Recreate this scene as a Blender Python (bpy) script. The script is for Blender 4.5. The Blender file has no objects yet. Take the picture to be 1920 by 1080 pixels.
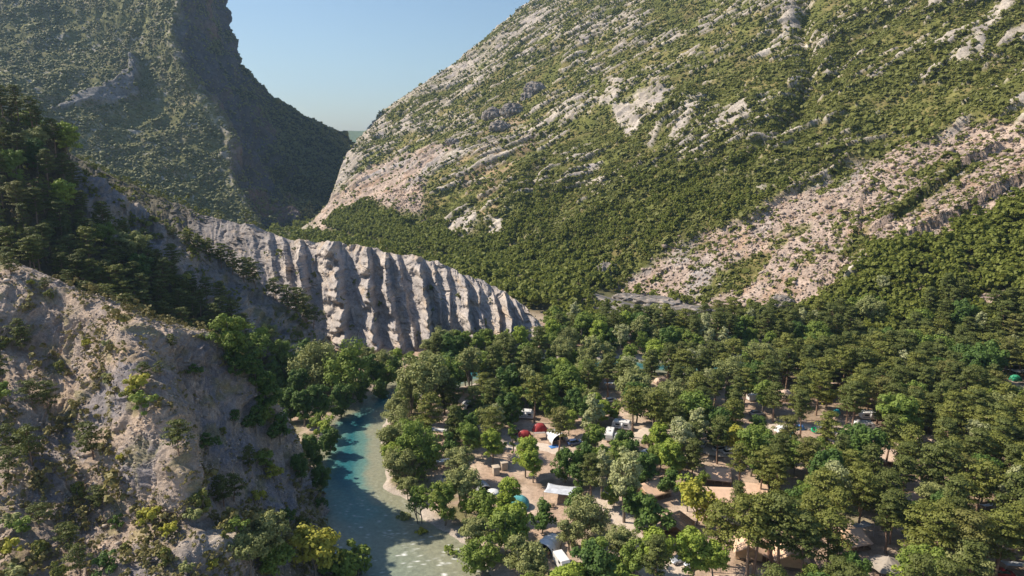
import bpy, math, random
import numpy as np
from mathutils import Vector, Matrix
from mathutils.bvhtree import BVHTree

# ------------------------------------------------------------------ camera
scene = bpy.context.scene
COL = scene.collection
F, PITCH, CAMZ = 1280.0, math.radians(12.0), 78.0
CP, SP = math.cos(PITCH), math.sin(PITCH)
cd = bpy.data.cameras.new('camera')
cam = bpy.data.objects.new('camera', cd)
COL.objects.link(cam)
cd.sensor_width = 36.0
cd.lens = 36.0 * F / 1920.0
cd.clip_start = 1.0
cd.clip_end = 20000.0
cam.location = (0, 0, CAMZ)
cam.rotation_euler = (math.pi / 2 - PITCH, 0, 0)
scene.camera = cam

# ------------------------------------------------------------------ sky, sun, exposure
SUN_DIR = Vector((-0.70, 0.16, 0.70)).normalized()      # towards the sun
SUN_EL = math.asin(SUN_DIR.z)
SUN_ROT = math.atan2(SUN_DIR.x, SUN_DIR.y)
w = bpy.data.worlds.new('World')
scene.world = w
w.use_nodes = True
nt = w.node_tree
nt.nodes.clear()
sky = nt.nodes.new('ShaderNodeTexSky')
sky.sky_type = 'NISHITA'
sky.sun_disc = False
sky.sun_elevation = SUN_EL
sky.sun_rotation = SUN_ROT
sky.altitude = 700
sky.air_density = 1.25
sky.dust_density = 1.6
sky.ozone_density = 4.0
bg = nt.nodes.new('ShaderNodeBackground')
bg.inputs[1].default_value = 0.09
wo = nt.nodes.new('ShaderNodeOutputWorld')
nt.links.new(sky.outputs[0], bg.inputs[0])
nt.links.new(bg.outputs[0], wo.inputs[0])
sl = bpy.data.lights.new('sun', 'SUN')
sl.energy = 5.0
sl.angle = math.radians(0.5)
sl.color = (1.0, 0.88, 0.71)
sun = bpy.data.objects.new('sun', sl)
COL.objects.link(sun)
sun.rotation_euler = (-SUN_DIR).to_track_quat('-Z', 'Y').to_euler()
sun.location = (-200, 0, 400)
scene.view_settings.view_transform = 'Standard'
scene.view_settings.look = 'None'
scene.view_settings.exposure = 0.50
scene.view_settings.gamma = 1.0
scene.cycles.max_bounces = 6
scene.cycles.diffuse_bounces = 3
scene.cycles.glossy_bounces = 2
scene.cycles.transmission_bounces = 3
scene.cycles.volume_bounces = 1
scene.cycles.transparent_max_bounces = 4
scene.cycles.use_denoising = True

rng = np.random.default_rng(7)
random.seed(7)

# ------------------------------------------------------------------ photo pixel (1920x1080) <-> place
def ray(u, v):
    a = (u - 960.0) / F
    b = (540.0 - v) / F
    return a, CP + b * SP, b * CP - SP
def PY(u, v, Y):
    a, fy, fz = ray(u, v)
    t = Y / fy
    return (a * t, Y, CAMZ + fz * t)
def PZ(u, v, z=0.0):
    a, fy, fz = ray(u, v)
    t = (z - CAMZ) / fz
    return (a * t, fy * t, z)
def proj(P):
    P = np.asarray(P, float)
    x, y, z = P[..., 0], P[..., 1], P[..., 2] - CAMZ
    d = np.maximum(y * CP - z * SP, 1e-3)
    return 960 + F * x / d, 540 - F * (y * SP + z * CP) / d

# ------------------------------------------------------------------ noise (numpy)
_perm = np.random.default_rng(3).permutation(256)
_perm = np.concatenate([_perm, _perm, _perm])
_grad = np.random.default_rng(4).normal(size=(256, 3))
_grad /= np.linalg.norm(_grad, axis=1)[:, None]
def perlin(x, y, z=None):
    x = np.asarray(x, float); y = np.asarray(y, float)
    z = np.zeros_like(x) if z is None else np.asarray(z, float) + np.zeros_like(x)
    xi, yi, zi = np.floor(x).astype(int), np.floor(y).astype(int), np.floor(z).astype(int)
    xf, yf, zf = x - xi, y - yi, z - zi
    u, v, w_ = [t * t * t * (t * (t * 6 - 15) + 10) for t in (xf, yf, zf)]
    def g(i, j, k):
        h = _perm[_perm[_perm[(xi + i) & 255] + ((yi + j) & 255)] + ((zi + k) & 255)]
        G = _grad[h]
        return G[..., 0] * (xf - i) + G[..., 1] * (yf - j) + G[..., 2] * (zf - k)
    def L(a, b, t): return a + (b - a) * t
    return 1.6 * L(L(L(g(0,0,0), g(1,0,0), u), L(g(0,1,0), g(1,1,0), u), v),
                   L(L(g(0,0,1), g(1,0,1), u), L(g(0,1,1), g(1,1,1), u), v), w_)
def fbm(x, y, z=0.0, o=4, lac=2.1, gain=0.5):
    s, a = 0.0, 1.0
    x = np.asarray(x, float); y = np.asarray(y, float); z = np.asarray(z, float) + 0 * x
    for i in range(o):
        s = s + a * perlin(x, y, z + 7.3 * i)
        x, y, z, a = x * lac, y * lac, z * lac, a * gain
    return s
def ridged(x, y, z=0.0, o=4, lac=2.1, gain=0.5):
    s, a = 0.0, 1.0
    x = np.asarray(x, float); y = np.asarray(y, float); z = np.asarray(z, float) + 0 * x
    for i in range(o):
        s = s + a * (1 - 2 * np.abs(perlin(x, y, z + 5.1 * i)))
        x, y, z, a = x * lac, y * lac, z * lac, a * gain
    return s
def sstep(a, b, x):
    t = np.clip((x - a) / (b - a), 0, 1)
    return t * t * (3 - 2 * t)
def mixc(a, b, m):
    return a * (1 - m[..., None]) + b * m[..., None]
def polydist(px, py, poly, closed=True):
    """signed distance (positive inside) of points to a polygon, or distance to an open line"""
    P = np.asarray(poly, float)
    n = len(P)
    d = np.full(px.shape, 1e9)
    inside = np.zeros(px.shape, bool)
    for i in range(n if closed else n - 1):
        a, b = P[i], P[(i + 1) % n]
        e = b - a
        t = np.clip(((px - a[0]) * e[0] + (py - a[1]) * e[1]) / (e @ e + 1e-9), 0, 1)
        d = np.minimum(d, np.hypot(px - a[0] - t * e[0], py - a[1] - t * e[1]))
        if closed:
            c = ((a[1] > py) != (b[1] > py)) & (px < (b[0] - a[0]) * (py - a[1]) / (b[1] - a[1] + 1e-12) + a[0])
            inside ^= c
    return np.where(inside, d, -d) if closed else d

# ------------------------------------------------------------------ mesh helpers
def tagit(o, label=None, cat=None, group=None, kind=None):
    if label: o['label'] = label
    if cat: o['category'] = cat
    if group: o['group'] = group
    if kind: o['kind'] = kind
    return o
def make_mesh(name, V, faces, attrs=None, smooth=False):
    """V (n,3); faces: (m,3|4) int array or list of lists; attrs: {name: (n,) float or (n,3) colour}"""
    me = bpy.data.meshes.new(name)
    V = np.ascontiguousarray(V, dtype=np.float32)
    if isinstance(faces, np.ndarray):
        m, k = faces.shape
        me.vertices.add(len(V)); me.vertices.foreach_set('co', V.ravel())
        me.loops.add(m * k); me.loops.foreach_set('vertex_index', faces.astype(np.int32).ravel())
        me.polygons.add(m)
        me.polygons.foreach_set('loop_start', np.arange(0, m * k, k, dtype=np.int32))
        me.update(calc_edges=True)
    else:
        me.from_pydata(V.tolist(), [], faces)
        me.update()
    for an, av in (attrs or {}).items():
        av = np.asarray(av, dtype=np.float32)
        if av.ndim == 1:
            at = me.attributes.new(an, 'FLOAT', 'POINT'); at.data.foreach_set('value', av)
        else:
            c = np.ones((len(av), 4), np.float32); c[:, :3] = av
            at = me.attributes.new(an, 'FLOAT_COLOR', 'POINT'); at.data.foreach_set('color', c.ravel())
    if smooth:
        me.polygons.foreach_set('use_smooth', np.ones(len(me.polygons), bool))
    return me
def obj(name, me, mat=None, parent=None, loc=None):
    o = bpy.data.objects.new(name, me)
    COL.objects.link(o)
    if mat is not None and me is not None and not me.materials: me.materials.append(mat)
    if parent is not None: o.parent = parent
    if loc is not None: o.location = loc
    return o
def grid_faces(n, m):
    i, j = np.meshgrid(np.arange(n - 1), np.arange(m - 1), indexing='ij')
    a = (i * m + j).ravel()
    return np.stack([a, a + m, a + m + 1, a + 1], 1)
def grid_normals(P):
    du = np.gradient(P, axis=1); dv = np.gradient(P, axis=0)
    N = np.cross(du, dv)
    N /= np.linalg.norm(N, axis=-1, keepdims=True) + 1e-9
    return N
def crom(A, n, axis):
    """Catmull-Rom resampling of a control array along an axis, to n samples"""
    A = np.moveaxis(np.asarray(A, float), axis, 0)
    k = len(A)
    t = np.linspace(0, k - 1, n)
    i = np.minimum(t.astype(int), k - 2)
    f = (t - i).reshape((-1,) + (1,) * (A.ndim - 1))
    Ae = np.concatenate([2 * A[:1] - A[1:2], A, 2 * A[-1:] - A[-2:-1]])
    p0, p1, p2, p3 = Ae[i], Ae[i + 1], Ae[i + 2], Ae[i + 3]
    tau = 0.45
    m1, m2 = tau * (p2 - p0), tau * (p3 - p1)
    out = (2*f**3 - 3*f**2 + 1) * p1 + (f**3 - 2*f**2 + f) * m1 + (-2*f**3 + 3*f**2) * p2 + (f**3 - f**2) * m2
    return np.moveaxis(out, 0, axis)
TERR = {}
def terrain(name, P, col, mat, kind='structure', attrs=None):
    n, m = P.shape[:2]
    V = P.reshape(-1, 3)
    Fc = grid_faces(n, m)
    a = {'col': np.clip(col.reshape(-1, 3), 0, 1)}
    me = make_mesh(name, V, Fc, a, smooth=True)
    o = obj(name, me, mat)
    o['kind'] = kind
    TERR[name] = (P, BVHTree.FromPolygons(V.tolist(), Fc.tolist()))
    return o
def hit(u, v, names):
    """first thing the line of sight through a photo pixel meets among the named terrain"""
    d = Vector(ray(u, v)).normalized()
    best = None
    for n in names:
        loc, nor, idx, dist = TERR[n][1].ray_cast(Vector((0, 0, CAMZ)), d)
        if loc is not None and (best is None or dist < best[1]): best = (loc, dist)
    return best[0] if best else None
def drop(x, y, names):
    best = None
    for n in names:
        loc, nor, idx, dist = TERR[n][1].ray_cast(Vector((x, y, 900)), Vector((0, 0, -1)))
        if loc is not None and (best is None or loc.z > best.z): best = loc
    return best

# ------------------------------------------------------------------ materials
def new_mat(name):
    m = bpy.data.materials.new(name); m.use_nodes = True
    t = m.node_tree; t.nodes.clear()
    out = t.nodes.new('ShaderNodeOutputMaterial')
    b = t.nodes.new('ShaderNodeBsdfPrincipled')
    t.links.new(b.outputs[0], out.inputs[0])
    return m, t, b
def N(t, typ, **kw):
    n = t.nodes.new(typ)
    for k, v in kw.items():
        if isinstance(k, str) and hasattr(n, k): setattr(n, k, v)
    return n
def math_node(t, op, a, b=None):
    n = t.nodes.new('ShaderNodeMath'); n.operation = op
    for i, x in enumerate((a, b)):
        if x is None: continue
        if isinstance(x, (int, float)): n.inputs[i].default_value = x
        else: t.links.new(x, n.inputs[i])
    return n.outputs[0]
def noise_fac(t, scale, detail=6, rough=0.6, coord=None, lo=0.0, hi=1.0, w=(1, 1, 1)):
    n = t.nodes.new('ShaderNodeTexNoise')
    n.inputs['Scale'].default_value = scale; n.inputs['Detail'].default_value = detail
    n.inputs['Roughness'].default_value = rough
    if coord is not None:
        if w != (1, 1, 1):
            mp = t.nodes.new('ShaderNodeMapping'); mp.inputs['Scale'].default_value = w
            t.links.new(coord, mp.inputs[0]); coord = mp.outputs[0]
        t.links.new(coord, n.inputs['Vector'])
    r = t.nodes.new('ShaderNodeMapRange')
    r.inputs[1].default_value = 0.3; r.inputs[2].default_value = 0.7
    r.inputs[3].default_value = lo; r.inputs[4].default_value = hi
    t.links.new(n.outputs[0], r.inputs[0])
    return r.outputs[0]
def mixrgb(t, a, b, fac, mode='MIX'):
    n = t.nodes.new('ShaderNodeMix'); n.data_type = 'RGBA'; n.blend_type = mode
    for i, x in ((0, fac), (6, a), (7, b)):
        if isinstance(x, (int, float)): n.inputs[i].default_value = x
        elif isinstance(x, tuple): n.inputs[i].default_value = (*x, 1)
        else: t.links.new(x, n.inputs[i])
    return n.outputs[2]
def terrain_mat(name, s1, s2, bump, amp=0.35):
    m, t, b = new_mat(name)
    at = N(t, 'ShaderNodeAttribute'); at.attribute_name = 'col'
    tc = N(t, 'ShaderNodeTexCoord')
    f1 = noise_fac(t, s1, 8, 0.7, tc.outputs['Object'], 1 - amp, 1 + amp)
    f2 = noise_fac(t, s2, 4, 0.6, tc.outputs['Object'], 1 - amp * .5, 1 + amp * .5)
    f3 = noise_fac(t, s1 * 4.3, 5, 0.65, tc.outputs['Object'], 1 - amp * .8, 1 + amp * .8)
    hgt = math_node(t, 'ADD', f1, math_node(t, 'MULTIPLY', f3, .35))
    f = math_node(t, 'MULTIPLY', math_node(t, 'MULTIPLY', f1, f2), f3)
    vm = t.nodes.new('ShaderNodeVectorMath'); vm.operation = 'SCALE'
    t.links.new(at.outputs['Color'], vm.inputs[0]); t.links.new(f, vm.inputs[3])
    t.links.new(vm.outputs[0], b.inputs['Base Color'])
    b.inputs['Roughness'].default_value = 0.95
    b.inputs['Specular IOR Level'].default_value = 0.15
    bp = N(t, 'ShaderNodeBump'); bp.inputs['Strength'].default_value = 0.7; bp.inputs['Distance'].default_value = bump
    t.links.new(hgt, bp.inputs['Height']); t.links.new(bp.outputs[0], b.inputs['Normal'])
    return m
def leaf_mat(name, c1, c2, c3=None, trans=0.25, rough=0.6):
    """foliage: tint attribute varies from leaf clump to leaf clump, object random from plant to plant"""
    m, t, b = new_mat(name)
    at = N(t, 'ShaderNodeAttribute'); at.attribute_name = 'tint'
    oi = N(t, 'ShaderNodeObjectInfo')
    c = mixrgb(t, c1, c2, at.outputs['Fac'])
    c3 = c3 or tuple(0.5 * (x + y) for x, y in zip(c1, c2))
    c = mixrgb(t, c, c3, math_node(t, 'MULTIPLY', oi.outputs['Random'], 0.7))
    t.links.new(c, b.inputs['Base Color'])
    b.inputs['Roughness'].default_value = rough
    b.inputs['Specular IOR Level'].default_value = 0.25
    out = [n for n in t.nodes if n.type == 'OUTPUT_MATERIAL'][0]
    tr = N(t, 'ShaderNodeBsdfTranslucent'); t.links.new(c, tr.inputs[0])
    mx = N(t, 'ShaderNodeMixShader'); mx.inputs[0].default_value = trans
    t.links.new(b.outputs[0], mx.inputs[1]); t.links.new(tr.outputs[0], mx.inputs[2])
    t.links.new(mx.outputs[0], out.inputs[0])
    return m
def plain(name, c, rough=0.7, metal=0.0, var=0.12, scale=3.0, bump=0.0, spec=0.4):
    m, t, b = new_mat(name)
    tc = N(t, 'ShaderNodeTexCoord')
    f = noise_fac(t, scale, 5, 0.6, tc.outputs['Object'], 1 - var, 1 + var)
    vm = t.nodes.new('ShaderNodeVectorMath'); vm.operation = 'SCALE'; vm.inputs[0].default_value = c
    t.links.new(f, vm.inputs[3]); t.links.new(vm.outputs[0], b.inputs['Base Color'])
    b.inputs['Roughness'].default_value = rough; b.inputs['Metallic'].default_value = metal
    b.inputs['Specular IOR Level'].default_value = spec
    if bump:
        bp = N(t, 'ShaderNodeBump'); bp.inputs['Distance'].default_value = bump
        t.links.new(f, bp.inputs['Height']); t.links.new(bp.outputs[0], b.inputs['Normal'])
    return m
# ================================================================== TERRAIN
M_GROUND = terrain_mat('ground_soil', 0.8, 0.06, 0.15, 0.3)
M_ROCK = terrain_mat('mountain_rock', 0.12, 0.02, 1.2, 0.4)
M_MARL = terrain_mat('marl', 1.1, 0.08, 0.5, 0.33)
A = lambda *c: np.array(c, float)
def lattice(rows, pull=None):
    return np.array([[PY(*p) for p in r] for r in rows])

# ---- river course on the ground plane (world metres): centre x, y and half width
RIV = []
for (ul, ur, v) in [(560, 960, 1200), (605, 905, 1080), (598, 815, 1010), (590, 728, 930), (592, 716, 870), (612, 712, 810), (655, 738, 765), (690, 775, 742)]:
    a, b = np.array(PZ(ul, v, -1.0)), np.array(PZ(ur, v, -1.0))
    RIV.append((*((a + b) / 2)[:2], np.linalg.norm(b - a) / 2))
for (u, v, hw) in [(790, 722, 9), (850, 708, 9), (905, 696, 8.5), (980, 688, 8), (1060, 684, 7), (1160, 684, 7), (1290, 690, 6.5), (1410, 684, 6), (1560, 672, 6), (1700, 640, 6), (1800, 610, 6)]:
    p = PZ(u, v, -1.0); RIV.append((p[0], p[1], hw))
RIV = np.array(RIV)
# extend upstream and downstream
RIV = np.vstack([[RIV[0, 0] + 6, RIV[0, 1] - 60, 18], RIV, [330, 330, 6]])
RC = crom(RIV, 160, 0)
def river_field(x, y):
    """metres from the bank: negative in the water"""
    best = np.full(x.shape, 1e9)
    for i in range(len(RC) - 1):
        a, b = RC[i], RC[i + 1]
        e = b[:2] - a[:2]
        t = np.clip(((x - a[0]) * e[0] + (y - a[1]) * e[1]) / (e @ e + 1e-9), 0, 1)
        d = np.hypot(x - a[0] - t * e[0], y - a[1] - t * e[1]) - (a[2] + (b[2] - a[2]) * t)
        best = np.minimum(best, d)
    return best

# ---- ground sheet
def axis(lo, hi, step, far):
    core = np.arange(lo, hi, step)
    g = [step]
    while sum(g) < far: g.append(g[-1] * 1.18)
    c = np.cumsum(g)
    return np.concatenate([lo - c[::-1], core, core[-1] + c])
gx = axis(-75, 290, 0.95, 4200); gy = axis(60, 300, 0.95, 4200)
gy = gy[gy > -3000]
GX, GY = np.meshgrid(gx, gy)
near = (np.abs(GX - 100) < 500) & (np.abs(GY - 200) < 400)
rd = np.full(GX.shape, 500.0); rd[near] = river_field(GX[near], GY[near])
jag = 1.6 * fbm(GX / 9, GY / 9, 0, 3)
rdj = rd + jag
hill = 0.9 * fbm(GX / 38, GY / 38, 3.3, 3) * sstep(2, 18, rd)
GZ = 0.0 + hill - 3.0 * (1 - sstep(-6.0, 4.0, rdj)) + 0.12 * fbm(GX / 3, GY / 3, 1.1, 3)
# the valley floor drops slowly towards the gorge
GZ -= 14 * sstep(330, 900, GY)
GP = np.stack([GX, GY, GZ], -1)
gu, gv = proj(GP)
soil = A(.40, .295, .225); soil2 = A(.50, .40, .32); litter = A(.17, .125, .08); grass = A(.11, .12, .045); peb = A(.48, .42, .37)
n1 = fbm(GX / 14, GY / 14, 0, 4); n2 = fbm(GX / 5, GY / 5, 9, 4); n3 = fbm(GX / 30, GY / 30, 5, 3)
c = mixc(soil + 0 * GP, soil2, sstep(-.2, .6, n1))
wood = sstep(60, 110, GX) * .35 + .30
c = mixc(c, litter, sstep(.45, .9, n2 * .5 + n3 * .5 + wood) * .8)
c = mixc(c, grass, sstep(.35, .8, n1 * .8 - n3 * .4) * .7)
c = mixc(c, peb * .85, (1 - sstep(1.0, 3.5, rdj)))
bank = sstep(1.5, 3.5, rdj) * (1 - sstep(8, 14, rdj)) * sstep(-.3, .3, n2)
c = mixc(c, A(.13, .14, .05), bank * .8)
c = mixc(c, A(.10, .10, .05), sstep(290, 330, GY) * 1.0)
ground = terrain('ground', GP, c, M_GROUND)

# gravel tracks through the camp: thin sheets laid on the ground
def gz_at(x, y):
    h = drop(x, y, ['ground'])
    return h.z if h else 0.0
M_TRACK = plain('gravel_track', (.56, .475, .40), .95, 0, .14, 1.3, .05)
def strip(name, pts, hw, mat, dz=0.03, n=60):
    C = crom(np.array(pts, float), n, 0)
    T = np.gradient(C, axis=0); T /= np.linalg.norm(T, axis=1)[:, None]
    S = np.stack([-T[:, 1], T[:, 0]], 1)
    k = 7
    P = np.zeros((n, k, 3))
    wv = hw * (1 + .22 * fbm(np.arange(n) / 5.0, np.zeros(n), 2.0, 3))
    for j in range(k):
        f = (j / (k - 1) * 2 - 1)
        P[:, j, :2] = C + S * (f * wv)[:, None]
        P[:, j, 2] = [gz_at(x, y) + dz - (.10 if abs(f) == 1 else 0) for x, y in P[:, j, :2]]
    me = make_mesh(name, P.reshape(-1, 3), grid_faces(n, k), None, True)
    o = obj(name, me, mat); o['kind'] = 'structure'
    return o
G = lambda u, v: PZ(u, v, 0.0)[:2]
strip('camp_track', [G(*p) for p in [(1240, 1120), (1195, 1020), (1160, 965), (1125, 930), (1150, 895), (1110, 870), (1060, 850), (1010, 838), (955, 838), (925, 825), (905, 790), (895, 765)]], 2.6, M_TRACK, .05, 90)
strip('camp_track', [G(*p) for p in [(1195, 1020), (1255, 1010), (1310, 1030), (1260, 1075), (1290, 1130)]], 2.3, M_TRACK, .08)
strip('camp_track', [G(*p) for p in [(1110, 870), (1180, 835), (1225, 805), (1290, 830), (1360, 850), (1450, 800), (1520, 800), (1600, 815), (1680, 810)]], 2.0, M_TRACK, .08, 80)
strip('camp_track', [G(*p) for p in [(1960, 735), (1905, 728), (1840, 735), (1760, 760)]], 2.6, M_TRACK, .06, 40)

# ---- river water: one sheet along the course, its edges run under the banks
n = len(RC); k = 61
T = np.gradient(RC[:, :2], axis=0); T /= np.linalg.norm(T, axis=1)[:, None]
S = np.stack([-T[:, 1], T[:, 0]], 1)
WP = np.zeros((n, k, 3)); 
for j in range(k):
    f = j / (k - 1) * 2 - 1
    WP[:, j, :2] = RC[:, :2] + S * (f * (RC[:, 2] + 5))[:, None]
WP = crom(WP, 900, 0)
WP[..., 2] = -1.0
wx, wy = WP[..., 0], WP[..., 1]
rapid = (1 - sstep(124, 150, wy + 3 * fbm(wx / 12, wy / 12, 0, 2))) * sstep(-60, -40, wx + 0 * wy)
WP[..., 2] += (0.02 + 0.10 * rapid) * fbm(wx / 1.6, wy / 1.6, 2.0, 4) + 0.02 * fbm(wx / .6, wy / .6, 2, 2)
wd = river_field(wx, wy)
# bottom seen through the water: shallow and pebbly by the right bank and in the rapids
side = np.linspace(-1, 1, k)[None, :] + 0 * wx        # -1 right bank .. +1 left bank (looking upstream)
depth = sstep(0, 9, -(wd) + 2.2 * fbm(wx / 10, wy / 10, 4, 4)) * (0.5 + 0.5 * sstep(-.6, .3, side))
depth = depth * (1 - .80 * rapid)
shal = A(.25, .255, .185); mid = A(.105, .21, .19); deep = A(.022, .12, .145)
wc = mixc(mixc(shal + 0 * WP, mid, sstep(.05, .4, depth)), deep, sstep(.4, .9, depth))
foam = .7 * sstep(.66, .90, ridged(wx / 1.1, wy / .7, 1.0, 4) * .42 + .25 * fbm(wx / 9, wy / 9, 8, 3) + .0) * rapid
foam = np.maximum(foam, sstep(.50, .80, fbm(wx / .9 + .8 * fbm(wx / 4, wy / 4), wy / .5, 7.7, 4) * .85 + .42 * fbm(wx / 8, wy / 8, 3.2, 2)) * rapid)
wc = mixc(wc, A(.78, .80, .78), foam)
m, t, b = new_mat('river_water')
at = N(t, 'ShaderNodeAttribute'); at.attribute_name = 'col'
tc = N(t, 'ShaderNodeTexCoord')
f1 = noise_fac(t, 1.1, 6, .65, tc.outputs['Object'], .8, 1.2)
vm = t.nodes.new('ShaderNodeVectorMath'); vm.operation = 'SCALE'
t.links.new(at.outputs['Color'], vm.inputs[0]); t.links.new(f1, vm.inputs[3]); t.links.new(vm.outputs[0], b.inputs['Base Color'])
b.inputs['Roughness'].default_value = 0.12; b.inputs['IOR'].default_value = 1.33; b.inputs['Specular IOR Level'].default_value = .35
bp = N(t, 'ShaderNodeBump'); bp.inputs['Distance'].default_value = 0.10; bp.inputs['Strength'].default_value = .8
f2 = noise_fac(t, .9, 5, .6, tc.outputs['Object'], 0, 1, (1.0, 1.8, 1))
t.links.new(f2, bp.inputs['Height']); t.links.new(bp.outputs[0], b.inputs['Normal'])
me = make_mesh('river_water', WP.reshape(-1, 3), grid_faces(*WP.shape[:2]), {'col': wc.reshape(-1, 3)}, True)
tagit(obj('river_water', me, m), kind='structure')

# ---- left near spur (marl), crest falling to the river
crest = [(-420,330,150),(-150,440,148),(0,494,144),(130,550,139),(258,594,132),(330,612,134),(405,637,138),(470,692,141),(520,767,143),(565,860,144),(602,945,144)]
rows = [[(u + 10, v + 130, Y + 26) for u, v, Y in crest],
        [(u + 4, v + 14, Y + 9) for u, v, Y in crest],
        crest,
 [(-420,430,134),(-150,520,136),(0,565,133),(130,612,134),(254,625,125),(325,650,130),(397,678,134),(461,730,138),(510,797,140),(560,880,141),(602,955,140)],
 [(-420,530,124),(-150,610,126),(0,650,126),(130,685,127),(248,668,117),(318,700,126),(388,725,130),(450,775,134),(500,835,136),(554,907,137),(603,968,136)],
 [(-420,700,112),(-150,770,113),(0,790,112),(140,790,116),(300,795,105),(345,800,117),(397,820,122),(448,850,126),(498,890,129),(551,940,131),(605,992,131)],
 [(-420,860,100),(-150,900,101),(0,900,101),(160,895,107),(336,890,97),(368,895,108),(418,910,114),(460,930,118),(510,960,121),(560,992,124),(612,1030,124)],
 [(-420,1000,92),(-150,1030,90),(0,1010,91),(190,1000,98),(352,985,94),(400,990,101),(440,1000,106),(480,1012,109),(530,1032,112),(580,1054,115),(625,1062,117)],
 [(-420,1200,80),(-150,1200,78),(0,1150,80),(200,1120,84),(345,1070,87),(420,1060,93),(470,1075,98),(520,1095,101),(570,1114,104),(625,1125,107),(668,1135,108)],
 [(-420,1500,62),(-150,1500,60),(0,1450,62),(200,1420,64),(350,1370,70),(430,1350,76),(490,1340,80),(560,1330,84),(620,1320,87),(690,1310,89),(740,1300,91)]]
P = lattice(rows)
P = crom(crom(P, 620, 0), 640, 1)
Nn = grid_normals(P)
if Nn[..., 2].mean() < 0: Nn = -Nn
x, y, z = P[..., 0], P[..., 1], P[..., 2]
uu, vv = proj(P)
n, k = P.shape[:2]
ii = np.linspace(0, 1, n)[:, None] + 0 * x; jj = np.linspace(0, 1, k)[None, :] + 0 * x
wA = fbm(x / 30, y / 30, z / 30, 3); wB = fbm(x / 11, y / 11, z / 11 + 7, 3)
up_ = sstep(.22, .34, ii)
g1_ = ridged(jj * 15 + 1.5 * wA + .25 * wB, ii * 2.6 + .6 * wA, .5, 5, 2.15, .55)
g2_ = ridged(jj * 44 + 3.4 * wA + .8 * wB - ii * 5, ii * 6.0, 3.5, 4, 2.2, .6)
amp_ = sstep(-.7, .5, fbm(x / 22, y / 22, z / 22 + 3, 3))
disp = 1.2 * fbm(x / 17, y / 17, z / 17, 3) + (.75 * g1_ + .42 * g2_ * (.35 + .9 * amp_)) * up_ + .20 * ridged(x / 1.9, y / 1.9, z / 1.9, 3)
# thin tilted beds stand out as little steps
bed = (z * .9 + x * .55 + 1.2 * wB) / 1.7
disp += .22 * (np.abs((bed % 1) - .5) * 2) ** 3 * (.3 + amp_)
disp += 3.2 * np.exp(-((uu - 408) / 45.0) ** 2 - ((vv - 1040) / 32.0) ** 2)
P = P + Nn * disp[..., None]
nz = grid_normals(P)
slope = np.abs(nz[..., 2])
marl = A(.38, .31, .26); marl2 = A(.51, .395, .305); marlg = A(.27, .245, .25); earth = A(.30, .235, .17)
a1 = fbm(x / 10, y / 10, z / 10, 4); a2 = fbm(x / 3, y / 3, z / 3, 4)
c = mixc(marl + 0 * P, marl2, sstep(-.3, .5, a1 + .4 * a2))
c = mixc(c, marlg, sstep(.0, .6, fbm(x / 12 + 50, y / 12, z / 12, 4) + .35 * sstep(300, 420, uu)))
c = mixc(c, earth, sstep(.3, .7, a2 * .6 + a1 * .5 + (slope - .75)))
c = mixc(c, A(.26, .235, .11), sstep(.30, .8, fbm(x / 5, y / 5, z / 5 + 9, 4) + .2) * .6)
c = mixc(c, A(.50, .43, .36), np.exp(-((uu - 400) / 60.0) ** 2 - ((vv - 1040) / 40.0) ** 2))
terrain('left_spur_slope', P, c, M_MARL)

# ---- second ridge: dark pine wood and grey shale face
rows = [[(-500,240,262),(-250,240,262),(0,330,262),(110,390,262),(180,440,262),(270,500,264),(370,560,264),(460,610,266),(550,655,268),(620,690,268)],
 [(-500,80,230),(-250,140,225),(0,225,222),(110,290,228),(180,338,232),(270,398,235),(370,468,238),(460,524,242),(550,592,246),(620,657,250)],
 [(-500,180,214),(-250,220,211),(0,285,211),(110,330,217),(180,372,222),(270,430,226),(365,492,230),(450,546,235),(541,604,240),(605,662,244)],
 [(-500,280,200),(-250,310,198),(0,345,200),(110,380,207),(180,415,213),(270,465,218),(360,515,223),(440,566,228),(520,614,233),(590,668,238)],
 [(-500,430,172),(-250,450,172),(0,460,178),(100,485,187),(180,505,194),(260,535,201),(340,572,207),(420,612,213),(500,652,220),(575,692,226)],
 [(-500,560,150),(-250,570,150),(0,560,158),(90,572,167),(170,592,173),(250,612,180),(330,642,188),(420,682,196),(500,715,203),(560,745,208)],
 [(-500,640,128),(-250,640,135),(0,640,143),(90,650,152),(170,670,158),(250,690,165),(330,720,173),(420,755,181),(500,790,187),(560,820,189)]]
P = crom(crom(lattice(rows), 330, 0), 520, 1)
Nn = grid_normals(P)
if Nn[..., 2].mean() < 0: Nn = -Nn
x, y, z = P[..., 0], P[..., 1], P[..., 2]
uu, vv = proj(P)
n, k = P.shape[:2]
ii = np.linspace(0, 1, n)[:, None] + 0 * x; jj = np.linspace(0, 1, k)[None, :] + 0 * x
P = P + Nn * (2.6 * fbm(x / 20, y / 20, z / 20, 5, 2.1, .6) + 1.3 * ridged(jj * 34 + 1.1 * fbm(x / 20, y / 20, 0, 2), ii * 4, 1.0, 4) * sstep(.1, .2, ii) + .3 * fbm(x / 3, y / 3, z / 3, 3))[..., None]
a1 = fbm(x / 12, y / 12, z / 12, 4)
c = mixc(A(.25, .235, .24) + 0 * P, A(.39, .33, .285), sstep(-.2, .5, a1))
c = mixc(c, A(.20, .185, .10), sstep(.2, .6, fbm(x / 7, y / 7, z / 7 + 4, 4)) * .8)
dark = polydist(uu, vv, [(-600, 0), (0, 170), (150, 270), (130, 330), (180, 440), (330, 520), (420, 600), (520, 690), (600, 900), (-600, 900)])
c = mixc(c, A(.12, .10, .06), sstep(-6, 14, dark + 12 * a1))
terrain('second_ridge_slope', P, c, M_MARL)

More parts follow.
